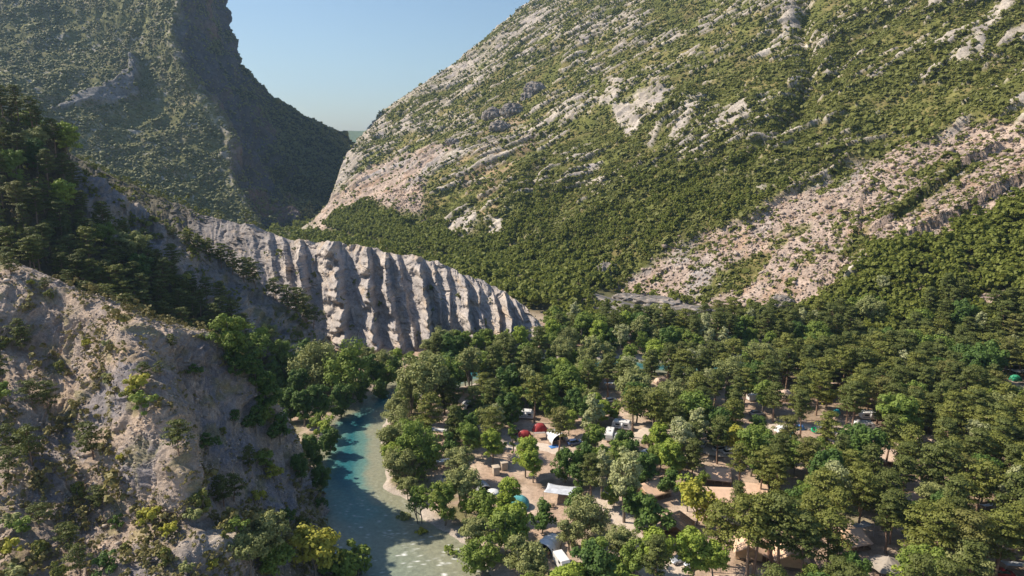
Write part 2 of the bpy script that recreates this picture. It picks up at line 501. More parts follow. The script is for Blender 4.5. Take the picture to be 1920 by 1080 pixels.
# ---- badlands cliff with its flutes
cr = [(-260,190,345),(-80,235,340),(60,262,335),(130,288,332),(200,325,328),(300,368,322),(380,402,318),(460,420,312),(560,451,305),(622,452,300),(700,466,296),(800,486,291),(860,506,287),(930,540,281),(980,572,276),(1012,604,268),(1035,640,262)]
ba = [(-260,420,300),(-80,430,298),(60,450,293),(130,480,290),(200,505,284),(300,530,277),(380,550,273),(460,585,268),(560,640,259),(622,668,254),(700,676,252),(800,678,251),(860,678,250),(930,680,249),(980,681,248),(1012,683,248),(1050,676,250)]
C0, B0 = lattice([cr])[0], lattice([ba])[0]
NU = 900; NV = 240
C1, B1 = crom(C0, NU, 0), crom(B0, NU, 0)
tt = np.linspace(0, 1, NV)
prof = tt ** 0.85                                        # base -> crest
P = B1[None] * (1 - prof)[:, None, None] + C1[None] * prof[:, None, None]
bk = np.linspace(0, 1, 40)[1:]
Pb = C1[None] + np.array([3., 40., -22.])[None, None] * bk[:, None, None] + np.array([0, 0, 4.0]) * (np.sin(bk * math.pi) * .5)[:, None, None]
P = np.concatenate([P, Pb], 0)
tv = np.concatenate([tt, 1 + bk])[:, None] + 0 * P[..., 0]
x, y, z = P[..., 0].copy(), P[..., 1].copy(), P[..., 2].copy()
uu, vv = proj(P)
# flutes: each runs at a rib number q; teeth rise slowly from the left and drop sharply on the right
ucrest = proj(C1)[0]
gul_u = [-200, -120, -40, 40, 95, 150, 205, 250, 300, 335, 372, 405, 440, 470, 505, 535, 572, 640, 692, 728, 752, 792, 812, 836, 872, 893, 920, 945, 968, 1000, 1020, 1045]
gul_d = [.5, .5, .5, .4, .5, .4, .5, .4, .4, .5, .5, .7, .5, .6, .5, .5, .7, 1.25, .9, .8, .55, .95, .6, .45, .9, .6, .5, .7, .4, .6, .4, .3]
ush = uu - (1 - np.clip(tv, 0, 1)) * (30 + 26 * fbm(uu / 90, 0 * uu, 3.1, 2)) - 7 * fbm(uu / 80, vv / 70, 1.0, 3) - 2.6 * fbm(uu / 14, vv / 14, 1.0, 3)
tooth = np.zeros_like(ush); near_e = np.zeros_like(ush)
for i in range(len(gul_u) - 1):
    a0, a1 = gul_u[i], gul_u[i + 1]
    f = (ush - a0) / (a1 - a0)
    mk = (f >= 0) & (f < 1)
    up = np.clip((f - .22) / .73, 0, 1) ** 1.35
    dn = 1 - sstep(.955, 1.0, f)
    tooth = np.where(mk, (up * dn) * gul_d[i + 1] * min(1.25, (a1 - a0) / 34.0), tooth)
amp = 13 * sstep(.0, .12, tv) * (1 - .62 * sstep(.82, 1.03, tv)) * (1 - sstep(1.05, 1.3, tv)) * (.22 + .78 * sstep(440, 600, uu))
small = ridged(uu / 17 + 1.6 * fbm(uu / 60, vv / 60, 3, 3) - vv / 60, vv / 90, 4.0, 5, 2.2, .6)
dirn = np.array([0.05, -1.0, 0.12]); dirn /= np.linalg.norm(dirn)
D = tooth * amp * np.clip(1 + .8 * fbm(uu / 60, vv / 45, 6.6, 3), .25, 1.5) + (1.15 * small + 1.2 * fbm(x / 16, z / 16, y / 16, 3) + .3 * ridged(x / 3, z / 3, y / 3, 3)) * (1 - sstep(1.0, 1.1, tv))
P = P + dirn * D[..., None]
P[..., 2] += (1.3 * fbm(uu / 30, 0 * uu, 5.5, 4) + .7 * ridged(uu / 44, 0 * uu, 9.5, 3) - .5) * sstep(.72, 1.0, tv) * (1 - sstep(1.2, 1.6, tv))
# the crest is notched where the gullies reach it
a1 = fbm(x / 9, z / 9, y / 9, 4)
c = mixc(A(.48, .425, .385) + 0 * P, A(.37, .34, .33), sstep(-.2, .6, a1 + .3 * small))
c = mixc(c, A(.48, .39, .31), sstep(.2, .8, fbm(x / 6, z / 14, y / 6 + 4, 4)))
c = mixc(c, A(.30, .25, .18), sstep(.98, 1.06, tv) * .8)
c = mixc(c, A(.22, .20, .195), (1 - sstep(380, 600, uu)) * .75)  # left stretch of the wall: shade put into the colour as a darker grey
c = mixc(c, A(.12, .11, .075), (1 - sstep(300, 400, uu + 20 * a1)) * .85)  # far left end darkened further in colour, for a shaded slope with trees
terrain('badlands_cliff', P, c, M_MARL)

# ---- right mountain
Fd = np.array([-.645, .765]); Ud = np.array([.76, .65]); O0 = np.array([180., 230.])
tk = np.array([-30, 0, 24, 99, 185, 296, 494, 650, 760]); sk = np.array([582, 582, 590, 695, 762, 756, 812, 900, 960])
NT, NS = 620, 900
tt = np.concatenate([np.linspace(-30, 120, 260), np.linspace(120, 720, NT - 260 + 1)[1:]])
smax = np.interp(tt, tk, sk)
kx = np.ones(9) / 9
smax = np.convolve(np.pad(smax, 4, 'edge'), kx, 'valid')
fr = np.linspace(0, 1, NS - 40)
s = -240 + (smax[:, None] + 240) * fr[None, :]
over = np.linspace(0, 1, 41)[1:] ** 1.5 * 170
s = np.concatenate([s, smax[:, None] + over[None, :]], 1)
ov = np.concatenate([np.zeros(NS - 40), over])[None, :] + 0 * s
tm = tt[:, None] + 0 * s
x = O0[0] + Fd[0] * s + Ud[0] * tm; y = O0[1] + Fd[1] * s + Ud[1] * tm
z = 5 + .6 * tm - 1.5 * ov
P = np.stack([x, y, z], -1)
uu, vv = proj(P)
q = .85 * s + .5 * tm; al = -.5 * s + .85 * tm
fade = sstep(-8, 25, tm)
edge = 1 - .8 * sstep(smax[:, None] - 60, smax[:, None], s)
rel = (7 * fbm(s / 150, tm / 150, 0, 3) + 5.0 * ridged(q / 62 + .5 * fbm(s / 80, tm / 80, 1, 2), al / 260, 2, 3)) * edge
strata = ridged(q / 13 + .6 * fbm(s / 50, tm / 50, 8, 3), al / 130, 6, 5, 2.1, .6)
rockn = strata * .42 + .42 * fbm(s / 60, tm / 60, 11, 3) + .60 * fbm(q / 4.5, al / 30, 13, 4)
rockn += .17 * sstep(500, 700, s) + .12
# painted areas of the mountain, found through the photo
def reg(poly, soft=14, jag=10): return sstep(-soft, soft, polydist(uu, vv, poly) + jag * jn)
jn = fbm(s / 22, tm / 22, 17, 4)
scree = reg([(1120,572),(1150,540),(1200,512),(1290,472),(1420,425),(1530,360),(1640,305),(1740,275),(1830,250),(1960,245),(1960,385),(1840,425),(1740,478),(1640,500),(1560,560),(1420,610),(1290,600)], 10, 16)
scree2 = reg([(575,432),(600,400),(632,368),(700,322),(780,292),(852,284),(862,308),(812,352),(796,415),(750,412),(700,388),(650,412),(610,440)], 7, 8)
pale = reg([(812,440),(850,410),(895,400),(905,428),(870,452),(830,452)], 6, 5) + reg([(915,425),(945,418),(950,440),(922,450)], 4, 3) + reg([(1085,470),(1110,400),(1040,425)], 3, 4) * 0
pale = np.clip(pale + reg([(1170,255),(1150,215),(1200,190),(1280,180),(1250,215),(1215,225),(1200,255),(1185,262)], 5, 8)
       + reg([(1210,280),(1235,250),(1250,240),(1225,285)], 4, 4) + reg([(1130,215),(1145,160),(1175,165),(1160,215)], 4, 10)
       + reg([(1465,50),(1475,5),(1508,-10),(1500,50),(1480,75)], 4, 5) + reg([(1790,130),(1830,85),(1890,10),(1900,20),(1860,80),(1850,120),(1800,140)], 4, 10)
       + reg([(1870,100),(1890,70),(1925,60),(1925,90),(1880,110)], 4, 6) + reg([(1250,275),(1280,240),(1300,245),(1275,285)], 4, 6)
       + reg([(700,215),(730,190),(870,120),(935,68),(955,75),(905,130),(880,140),(760,200),(715,235),(680,270),(625,325),(618,300),(665,250)], 6, 15) * .6
       + reg([(612,395),(622,330),(660,275),(680,300),(650,350),(635,380)], 6, 10), 0, 1)
brown = reg([(900,300),(960,215),(1010,230),(1000,300),(960,370),(930,400),(890,420),(870,360)], 20, 40) * .9
cor = reg([(560,470),(600,425),(690,395),(790,425),(870,440),(980,380),(1090,390),(1300,330),(1520,330),(1400,430),(1250,480),(1150,540),(1090,600),(560,600)], 25, 40)
wood2 = reg([(1960,395),(1850,432),(1740,490),(1640,512),(1590,560),(1440,618),(1290,612),(1290,720),(1960,720)], 8, 10)
wood3 = reg([(560,600),(570,440),(612,425),(690,398),(740,418),(800,440),(870,455),(960,470),(1110,500),(1150,520),(1100,570),(1090,640)], 8, 14)
patch = reg([(1765,604),(1800,583),(1885,576),(1905,590),(1865,606),(1800,618)], 4, 5) + reg([(1690,570),(1730,560),(1740,575),(1700,585)], 4, 4)
wood2 = wood2 * (1 - np.clip(patch, 0, 1))
rock = sstep(.90, 1.02, rockn + .15 * jn) * (1 - .75 * cor) * (1 - wood2) * (1 - wood3)
rock = np.clip(rock + pale * sstep(-.55, -.05, fbm(q / 6, al / 12, 15, 4) + .1), 0, 1)
green = reg([(1300,558),(1340,525),(1400,498),(1455,492),(1430,522),(1370,548),(1320,566)], 6, 12) + reg([(1560,492),(1620,466),(1705,472),(1695,496),(1620,508)], 6, 12) + reg([(1640,420),(1680,395),(1740,390),(1700,420)], 6, 14) + reg([(1700,345),(1760,320),(1830,330),(1770,352)], 6, 14)
green = np.clip(green + .8 * sstep(.42, .70, fbm(q / 14, al / 40, 71, 4)) , 0, 1)
bare = np.clip(np.maximum(scree * (1 - green), scree2) + patch, 0, 1)
rubble = ridged(s / 3.2, tm / 3.2, 6, 3)
rel = rel * (1 - .45 * scree)
rel += (1.0 * strata * rock + .8 * strata) * (1 - .85 * scree)
rel += rock * (1 - .8 * scree) * (ridged(q / 5, al / 11, 3, 4, 2.2, .6) * .42 + .12) * (1 - bare)
# stepped seams across the scree: the right-hand side drops away
for line, h in (([(1560,540),(1585,500),(1612,450),(1618,395),(1640,360)], 1.2), ([(1640,450),(1690,412),(1735,375),(1775,350),(1815,318),(1870,290)], 1.8),
                ([(1695,475),(1745,440),(1800,415),(1860,378),(1930,348)], 2.4), ([(1090,560),(1150,545),(1190,552),(1215,540)], 1.5), ([(1540,545),(1560,520)], 1.0), ([(1180,548),(1240,520),(1262,508)], 1.4)):
    L = np.array(line, float)
    d = polydist(uu, vv, L, False)
    e = L[-1] - L[0]
    sd = ((uu - L[0][0]) * e[1] - (vv - L[0][1]) * e[0]) / np.linalg.norm(e)     # + above-left
    # signed by the local line side
    yl = np.interp(uu, L[:, 0], L[:, 1]) if L[-1][0] > L[0][0] else vv
    sg = np.where(vv < yl, 1, -1)
    rel += h * 1.5 * np.exp(-d / 6.0) * np.where(sg > 0, 1.0, -.9) * (d < 60)
# gullies
for line, wd_, h in (([(1520,-40),(1505,60),(1522,130),(1500,200),(1470,260),(1400,330)], 15, 9), ([(1190,0),(1150,50),(1100,110)], 9, 4), ([(1040,300),(1010,340),(1000,400),(960,480),(940,560)], 10, 5), ([(1720,-20),(1690,30),(1600,90),(1500,230)], 16, 7)):
    d = polydist(uu, vv, line, False); rel -= h * np.exp(-(d / wd_) ** 2)
rel += (.35 * fbm(s / 4, tm / 4, 5, 3)) * (1 + bare) + bare * (.40 * rubble + .15 * ridged(q / 10, al / 70, 44, 3))
nrm = np.array([-.6 * Ud[0], -.6 * Ud[1], 1.0]); nrm /= np.linalg.norm(nrm)
P = P + nrm * (rel * fade)[..., None]
g1 = A(.135, .145, .040); g2 = A(.20, .17, .068); lime = A(.41, .365, .315); sc1 = A(.40, .315, .265); sc2 = A(.335, .235, .17); grey = A(.34, .305, .29)
c = mixc(g1 + 0 * P, g2, sstep(-.2, .6, jn + .2))
c = mixc(c, A(.31, .225, .14), np.clip(brown, 0, 1) * sstep(-.4, .4, jn))
scc = mixc(mixc(sc1 + 0 * P, sc2, sstep(0, .7, jn + .5 * fbm(s / 6, tm / 6, 3, 3))), grey, sstep(.1, .6, fbm(s / 30, tm / 50, 21, 4)))
c = mixc(c, scc, bare)
c = mixc(c, mixc(lime + 0 * P, grey, sstep(-.1, .7, fbm(s / 12, tm / 12, 31, 3))), rock * (1 - .7 * bare))
c = mixc(c, A(.08, .075, .035), np.clip(wood2 + wood3, 0, 1) * .9)
terrain('right_mountain', P, c, M_ROCK)
R_DATA = dict(P=P, rock=rock, bare=bare, wood=np.clip(wood2 + wood3, 0, 1), cor=cor, brown=brown, jn=jn, uu=uu, vv=vv, s=s, ov=ov)

# ---- left mountain
rows = [[(-300,330,520),(0,330,560),(150,350,600),(300,400,640),(490,428,690),(540,428,725),(590,424,770),(618,420,840),(640,500,960)],
 [(-300,200,600),(0,230,640),(150,260,680),(290,315,700),(440,345,730),(495,350,800),(570,340,880),(668,315,1010),(690,420,1160)],
 [(-300,100,700),(0,130,740),(150,165,770),(290,205,790),(420,232,790),(470,250,850),(545,252,960),(622,242,1080),(700,330,1250)],
 [(-300,0,830),(0,30,860),(130,70,860),(240,110,850),(350,150,810),(405,160,870),(460,172,950),(512,187,1050),(560,270,1200)],
 [(-300,-80,950),(0,-60,960),(120,-20,940),(240,20,900),(322,60,850),(365,65,900),(398,72,960),(418,92,1020),(470,180,1180)],
 [(-300,-170,1050),(0,-150,1060),(120,-110,1030),(240,-70,980),(342,-40,900),(370,-30,940),(380,-20,990),(390,-5,1030),(450,100,1180)],
 [(-300,-300,1150),(0,-260,1150),(120,-220,1120),(240,-190,1070),(330,-170,960),(350,-150,1000),(370,-130,1030),(390,-110,1060),(420,0,1200)]]
# sharpen the arete between the sunny slope and the shaded wall
for r in rows:
    a_, e_, f_ = np.array(r[3], float), np.array(r[4], float), np.array(r[5], float)
    r.insert(5, tuple(e_ * .78 + f_ * .22)); r.insert(4, tuple(e_ * .84 + a_ * .16))
P = lattice(rows)
P = crom(crom(P, 460, 0), 860, 1)
Nn = grid_normals(P)
x, y, z = P[..., 0], P[..., 1], P[..., 2]
if Nn[..., 2].mean() < 0: Nn = -Nn
uu, vv = proj(P)
k = P.shape[1]
jr = np.linspace(0, 10, k)
jj = np.interp(jr, [0,1,2,3,4,5,6,7,8,9,10], [0,1,2,3,3.84,4,4.22,5,6,7,8])[None, :] + 0 * x
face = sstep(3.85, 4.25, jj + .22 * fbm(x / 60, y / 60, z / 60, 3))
buttress = ridged(y / 75 + .4 * fbm(x / 90, y / 90, z / 90, 2), z / 190, 3.0, 4)
d1 = 9 * fbm(x / 110, y / 110, z / 110, 4) * (1 - face) + 3.0 * ridged(x / 34, y / 60, z / 60, 3) * (1 - face)
d2 = (17 * (buttress - 1.1) + 8 * (ridged(y / 22, z / 60, x / 40, 4) - 1.0)) * face
wsil = 1 - .75 * np.exp(-((jj - 7) / .35) ** 2)
out = polydist(uu, vv, [(95,212),(140,188),(205,170),(245,138),(262,110),(275,128),(258,165),(262,190),(200,200),(150,208)]) + 6 * fbm(x / 20, y / 20, z / 20, 3)
outc = sstep(-4, 4, out)
P = P + Nn * ((d1 + d2) * wsil + 14 * outc * np.exp(-np.maximum(0, vv - 140) / 60))[..., None]
jn = fbm(x / 26, y / 26, z / 26, 4); j2 = fbm(x / 9, y / 9, z / 9, 3)
c = mixc(A(.145, .145, .062) + 0 * P, A(.22, .19, .115), sstep(-.3, .6, jn + .3 * j2))
c = mixc(c, A(.33, .31, .27), sstep(.62, .9, ridged(x / 30, y / 30, z / 50, 3) * .45 + .4 * j2))
rockc = mixc(A(.08, .08, .095) + 0 * P, A(.17, .12, .105), sstep(.1, .7, fbm(x / 60, y / 60, z / 90, 3)))  # wall rock painted dark to deepen the shade on this side
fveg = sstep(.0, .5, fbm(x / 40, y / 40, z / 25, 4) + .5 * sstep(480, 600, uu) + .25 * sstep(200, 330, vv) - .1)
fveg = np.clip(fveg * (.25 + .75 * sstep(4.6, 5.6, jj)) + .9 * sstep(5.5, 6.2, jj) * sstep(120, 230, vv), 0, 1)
rockc = mixc(rockc, A(.028, .038, .020), fveg)  # forest on the wall, spread wide and very dark to add to the painted shade
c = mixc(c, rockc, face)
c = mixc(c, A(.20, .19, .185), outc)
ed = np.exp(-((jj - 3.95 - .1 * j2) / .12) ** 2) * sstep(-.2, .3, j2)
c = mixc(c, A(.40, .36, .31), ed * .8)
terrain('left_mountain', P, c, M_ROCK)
L_DATA = dict(P=P, face=face, outc=outc, jn=jn, uu=uu, vv=vv, fveg=fveg)

# ---- far plateau beyond the gorge
xs = np.linspace(-1900, 300, 120); ys = np.array([2700, 3000, 3200, 3350, 3480, 3560, 3700, 3900])
X, Y = np.meshgrid(xs, ys)
hz = np.array([-20, 20, 70, 112, 135, 138, 110, 40])[:, None] * (1 + .05 * fbm(X / 260, Y / 400, 0, 4)) + 9 * fbm(X / 90, Y / 90, 4, 3)
P = np.stack([X, Y, hz], -1)
terrain('distant_hills', P, A(.10, .13, .06) + 0 * P, M_ROCK)
# ================================================================== PLANTS
def unit(n, r=None):
    r = rng if r is None else r
    d = r.normal(size=(n, 3)); return d / np.linalg.norm(d, axis=1)[:, None]
def cards(C, Nrm, size, r, aspect=1.0):
    """one small quad per centre, facing roughly along its normal"""
    n = len(C)
    Nrm = Nrm / (np.linalg.norm(Nrm, axis=1)[:, None] + 1e-9)
    a = np.cross(Nrm, unit(n, r)); a /= np.linalg.norm(a, axis=1)[:, None] + 1e-9
    b = np.cross(Nrm, a)
    s = (size * r.uniform(.65, 1.3, n))[:, None]
    V = np.stack([C - a * s * aspect * .5 - b * s * .2, C + b * s * -.55, C + a * s * aspect * .5 + b * s * .1, C + b * s * .6], 1).reshape(-1, 3)
    return V, np.arange(4 * n).reshape(n, 4)
def tube(pts, rad, sides=6):
    pts = np.asarray(pts, float); n = len(pts)
    T = np.gradient(pts, axis=0); T /= np.linalg.norm(T, axis=1)[:, None] + 1e-9
    ref = np.array([1., 0, 0.13]); A1 = np.cross(T, ref); A1 /= np.linalg.norm(A1, axis=1)[:, None] + 1e-9
    B1 = np.cross(T, A1)
    an = np.linspace(0, 2 * math.pi, sides, endpoint=False)
    V = pts[:, None] + (A1[:, None] * np.cos(an)[None, :, None] + B1[:, None] * np.sin(an)[None, :, None]) * np.asarray(rad, float)[:, None, None]
    V = V.reshape(-1, 3)
    Fq = [[i * sides + j, i * sides + (j + 1) % sides, (i + 1) * sides + (j + 1) % sides, (i + 1) * sides + j] for i in range(n - 1) for j in range(sides)]
    return V, np.array(Fq)
def join(parts):
    Vs, Fs, o = [], [], 0
    for V, Fq in parts:
        Vs.append(V); Fs.append(Fq + o); o += len(V)
    return np.concatenate(Vs), np.concatenate(Fs)
def clump_cards(C, R, per, size, r, up=.25, flat=1.0):
    """leaf cards over the shells of many clumps; returns V, F, tint"""
    Vs, Fs, Ts, o = [], [], [], 0
    for c, rad in zip(C, R):
        m = max(6, int(per * r.uniform(.7, 1.3)))
        d = unit(m, r); d[:, 2] = np.where(d[:, 2] < -.35, -d[:, 2] * .5, d[:, 2])
        rr = rad * r.uniform(.55, 1.08, m)[:, None]
        off = d * rr; off[:, 2] *= flat
        nr = d + unit(m, r) * .55; nr[:, 2] += up
        V, Fq = cards(c + off, nr, size, r)
        Vs.append(V); Fs.append(Fq + o); o += len(V)
        Ts.append(np.repeat(np.clip(r.uniform(.1, .9) + r.normal(0, .16, m), 0, 1), 4))
    return np.concatenate(Vs), np.concatenate(Fs), np.concatenate(Ts)

def broadleaf(seed, H=12.0, W=8.0, nc=62, per=104, size=.42, lean=.0, base=.14, stems=1, lobes=4, top=.0):
    r = np.random.default_rng(seed)
    # a few overlapping lobes make an uneven outline
    L = []
    for i in range(lobes):
        an = i * 2 * math.pi / lobes + r.uniform(-.5, .5)
        rad = W * .5 * r.uniform(.2, .5)
        h = H * r.uniform(base + .22, .80)
        L.append((np.array([math.cos(an) * rad, math.sin(an) * rad, h]), W * r.uniform(.24, .34), H * (1 - base) * r.uniform(.24, .34)))
    L.append((np.array([r.uniform(-.6, .6), r.uniform(-.6, .6), H * (.72 + top)]), W * .24, H * .26))
    C, R = [], []
    for i in range(nc):
        c, a, b = L[i % len(L)]
        d = unit(1, r)[0]; q = r.uniform(.55, 1.0)
        p = c + d * np.array([a, a, b]) * q
        p[2] = min(max(p[2], H * base), H * .96)
        C.append(p); R.append(W * r.uniform(.09, .17))
    V, Fq, T = clump_cards(C, R, per, size, r)
    tr = []
    for k in range(stems):
        ox = np.array([r.uniform(-.5, .5), r.uniform(-.5, .5), 0]) * (stems > 1) * 1.6
        topp = np.array([r.uniform(-.12, .12) * W, r.uniform(-.12, .12) * W, H * .78]) + ox * 2.0
        mids = [ox + (topp - ox) * t + np.array([r.normal(0, .15), r.normal(0, .15), 0]) * (t > 0) for t in np.linspace(0, 1, 6)]
        mids[0][2] = -.8
        tr.append(tube(mids, np.linspace(.022 * H * (.62 if stems > 1 else 1), .05, 6), 7))
        for j in range(7 if stems == 1 else 4):
            c = C[r.integers(len(C))]
            t0 = r.uniform(.22, .6); p0 = ox + (topp - ox) * t0
            tr.append(tube([p0, p0 * .5 + c * .5 + np.array([0, 0, -.2]), c], [.012 * H, .007 * H, .03], 5))
    return join(tr), (V, Fq, T)

def pine(seed, H=15.0, W=7.0, bare=.38, per=52, size=.36, nb=27, flatc=.36, lean=.3):
    r = np.random.default_rng(seed)
    lx, ly = r.normal(0, lean, 2)
    def axis_at(t): return np.array([lx * t * t + .25 * math.sin(t * 5 + seed), ly * t * t, t * H])
    tr = [tube([axis_at(t) - np.array([0, 0, .8 * (t == 0)]) for t in np.linspace(0, .96, 9)], np.linspace(.021 * H, .04, 9), 7)]
    C, R = [], []
    an = r.uniform(0, 6.28)
    for i in range(nb):
        t = bare + (1 - bare) * ((i + r.uniform(0, .8)) / nb) ** .9
        k = (t - bare) / (1 - bare)
        ln = W * .5 * (1.0 - k ** 2.2 * .78) * (0.55 + .45 * min(1, k * 5)) * r.uniform(.55, 1.12)
        an += 2.4 + r.uniform(-.5, .5)
        p0 = axis_at(min(t, .94)); d = np.array([math.cos(an), math.sin(an), r.uniform(.02, .30)])
        p1 = p0 + d * ln * np.array([1, 1, 1.0])
        tr.append(tube([p0, p0 * .5 + p1 * .5 + np.array([0, 0, -.1]), p1], [.0065 * H, .004 * H, .02], 4))
        m = 3 if ln > W * .3 else 2
        for j in range(m):
            f = 1 - j * .33
            C.append(p0 + (p1 - p0) * f + np.array([r.normal(0, .32), r.normal(0, .32), .12 + r.uniform(-.1, .25)])); R.append(W * r.uniform(.12, .20) * (1.1 - .35 * j * .4))
    C.append(axis_at(.97)); R.append(W * .1)
    # dead stubs below the crown
    for j in range(6):
        t = r.uniform(bare * .55, bare); a2 = r.uniform(0, 6.28); p0 = axis_at(t)
        tr.append(tube([p0, p0 + np.array([math.cos(a2), math.sin(a2), .15]) * r.uniform(.5, 1.4)], [.05, .02], 4))
    V, Fq, T = clump_cards(C, R, per, size, r, up=.55, flat=flatc)
    return join(tr), (V, Fq, T)

def bark_mat(name, c, c2):
    m, t, b = new_mat(name)
    tc = N(t, 'ShaderNodeTexCoord')
    f = noise_fac(t, 2.5, 6, .7, tc.outputs['Object'], 0, 1, (3, 3, .6))
    t.links.new(mixrgb(t, c, c2, f), b.inputs['Base Color']); b.inputs['Roughness'].default_value = .9
    return m
M_BARK = bark_mat('bark_grey', (.13, .105, .085), (.27, .23, .19))
M_PBARK = bark_mat('bark_pine', (.16, .10, .07), (.34, .23, .17))
LEAF = {
 'mid green': leaf_mat('leaf_mid', (0.143, 0.212, 0.037), (0.253, 0.307, 0.062), (0.177, 0.260, 0.050)),
 'dark green': leaf_mat('leaf_dark', (0.076, 0.141, 0.030), (0.143, 0.220, 0.045), (0.084, 0.149, 0.037)),
 'bright green': leaf_mat('leaf_bright', (0.210, 0.307, 0.043), (0.362, 0.425, 0.075), (0.270, 0.347, 0.050)),
 'grey-green': leaf_mat('leaf_grey', (0.210, 0.236, 0.081), (0.354, 0.369, 0.149), (0.253, 0.283, 0.099)),
 'yellow-green': leaf_mat('leaf_yellow', (0.337, 0.339, 0.043), (0.500, 0.472, 0.075), (0.371, 0.361, 0.062)),
 'pale silvery': leaf_mat('leaf_silver', (0.287, 0.323, 0.131), (0.500, 0.500, 0.310), (0.371, 0.393, 0.174)),
 'olive': leaf_mat('needle_olive', (.150, .170, .038), (.245, .255, .058), (.165, .185, .038)),
 'deep olive': leaf_mat('needle_deep', (.092, .122, .034), (.170, .195, .050), (.115, .135, .033)),
 'brownish': leaf_mat('needle_brown', (.155, .160, .046), (.240, .230, .068), (.17, .18, .048)),
}
# kind -> list of (trunk mesh, crown mesh, nominal height, look, species words)
def proto(kind, seed, leaf, **kw):
    f = pine if kind == 'pine' else broadleaf
    (tv, tf), (cv, cf, ct) = f(seed, **kw)
    tm = make_mesh(kind + '_trunk', tv, tf, None, True); tm.materials.append(M_PBARK if kind == 'pine' else M_BARK)
    cm = make_mesh(kind + '_crown', cv, cf, {'tint': ct}); cm.materials.append(LEAF[leaf])
    return dict(kind=kind, trunk=tm, crown=cm, H=kw.get('H', 12.0), W=kw.get('W', 8.0), leaf=leaf, raw=((tv, tf), (cv, cf, ct)))
PR = {
 'pine': [proto('pine', 11, 'olive', H=15, W=7.4), proto('pine', 12, 'deep olive', H=16, W=6.9, nb=30), proto('pine', 13, 'olive', H=14, W=8.2, bare=.45, nb=24),
          proto('pine', 14, 'deep olive', H=15, W=7.8, bare=.34, nb=32), proto('pine', 15, 'brownish', H=14.5, W=7.6, bare=.42), proto('pine', 16, 'olive', H=13, W=7.4, bare=.33, nb=26, flatc=.42),
          proto('pine', 17, 'deep olive', H=17, W=6.6, bare=.42, nb=30)],
 'fir': [proto('pine', 31, 'deep olive', H=14, W=6.0, bare=.10, nb=40, flatc=.6), proto('pine', 32, 'deep olive', H=15, W=5.6, bare=.12, nb=42, flatc=.55)],
 'round': [proto('tree', 41, 'mid green', H=12, W=9), proto('tree', 42, 'mid green', H=13, W=8, nc=66), proto('tree', 43, 'dark green', H=11, W=8.5, nc=64),
           proto('tree', 44, 'bright green', H=11, W=8), proto('tree', 45, 'grey-green', H=12, W=9.5, nc=70), proto('tree', 46, 'dark green', H=12.5, W=8, nc=66),
           proto('tree', 47, 'mid green', H=10, W=9, base=.12)],
 'willow': [proto('tree', 51, 'grey-green', H=13, W=13, nc=95, per=84, lobes=7, base=.08, stems=3, size=.43), proto('tree', 52, 'mid green', H=14, W=12, nc=90, per=84, lobes=6, base=.1, stems=3, size=.43),
            proto('tree', 53, 'grey-green', H=12, W=10, nc=70, per=84, lobes=5, base=.06, stems=3, size=.43)],
 'tall': [proto('tree', 61, 'grey-green', H=21, W=13, nc=84, per=58, lobes=7, base=.38, stems=4, size=.55), proto('tree', 62, 'grey-green', H=19, W=10, nc=66, per=58, lobes=6, base=.36, stems=3, size=.55),
          proto('tree', 63, 'mid green', H=17, W=9, nc=60, per=58, lobes=5, base=.3, stems=2, size=.5)],
 'poplar': [proto('tree', 71, 'pale silvery', H=17, W=8.5, nc=70, per=60, lobes=6, base=.24), proto('tree', 72, 'pale silvery', H=13, W=6, nc=46, per=60, lobes=4, base=.2)],
 'column': [proto('tree', 75, 'mid green', H=8, W=2.6, nc=30, per=60, lobes=3, base=.05, size=.35)],
 'smallround': [proto('tree', 81, 'dark green', H=6.5, W=5.8, nc=34, per=64, base=.16, size=.4), proto('tree', 82, 'mid green', H=6, W=5.2, nc=30, per=64, base=.18, size=.4),
                proto('tree', 83, 'bright green', H=7, W=5.4, nc=32, per=60, base=.2, size=.4), proto('tree', 84, 'yellow-green', H=8, W=7.5, nc=44, per=64, base=.1, size=.42)],
 'bush': [proto('tree', 91, 'mid green', H=3.2, W=4.2, nc=16, per=46, base=.1, size=.34), proto('tree', 92, 'grey-green', H=3, W=3.8, nc=14, per=44, base=.1, size=.34),
          proto('tree', 93, 'olive', H=3.4, W=4.0, nc=15, per=46, base=.1, size=.34), proto('tree', 94, 'yellow-green', H=2.8, W=3.6, nc=12, per=44, base=.1, size=.34), proto('tree', 95, 'dark green', H=3.4, W=4.4, nc=16, per=50, base=.1, size=.34)],
 'scrubpine': [proto('pine', 21, 'olive', H=6.5, W=5.6, bare=.22, nb=18, per=34, size=.3), proto('pine', 22, 'deep olive', H=7, W=5.4, bare=.2, nb=20, per=34, size=.3),
               proto('pine', 23, 'olive', H=6, W=5.8, bare=.3, nb=14, per=36, size=.3), proto('pine', 24, 'brownish', H=6.5, W=5, bare=.22, nb=16, per=30, size=.3)],
}
NAME = dict(pine='pine_tree', fir='pine_tree', round='broadleaf_tree', willow='willow_tree', tall='poplar_tree', poplar='poplar_tree', column='cypress_tree', smallround='broadleaf_tree', bush='bush', scrubpine='pine_tree')
CAT = dict(pine='pine tree', fir='pine tree', round='tree', willow='willow', tall='poplar', poplar='poplar', column='cypress', smallround='tree', bush='bush', scrubpine='pine tree')
PLANTS = []       # every individually placed plant
def plant(sort, k, loc, h, zone, rot=None, wid=1.0, leaf=None):
    p = PR[sort][k % len(PR[sort])]
    s = h / p['H']
    PLANTS.append(dict(p=p, sort=sort, look=p['leaf'], h=h, w=p['W'] * s * wid, zone=zone, loc=Vector(loc), s=s, wid=wid, rot=random.uniform(0, 6.28) if rot is None else rot))
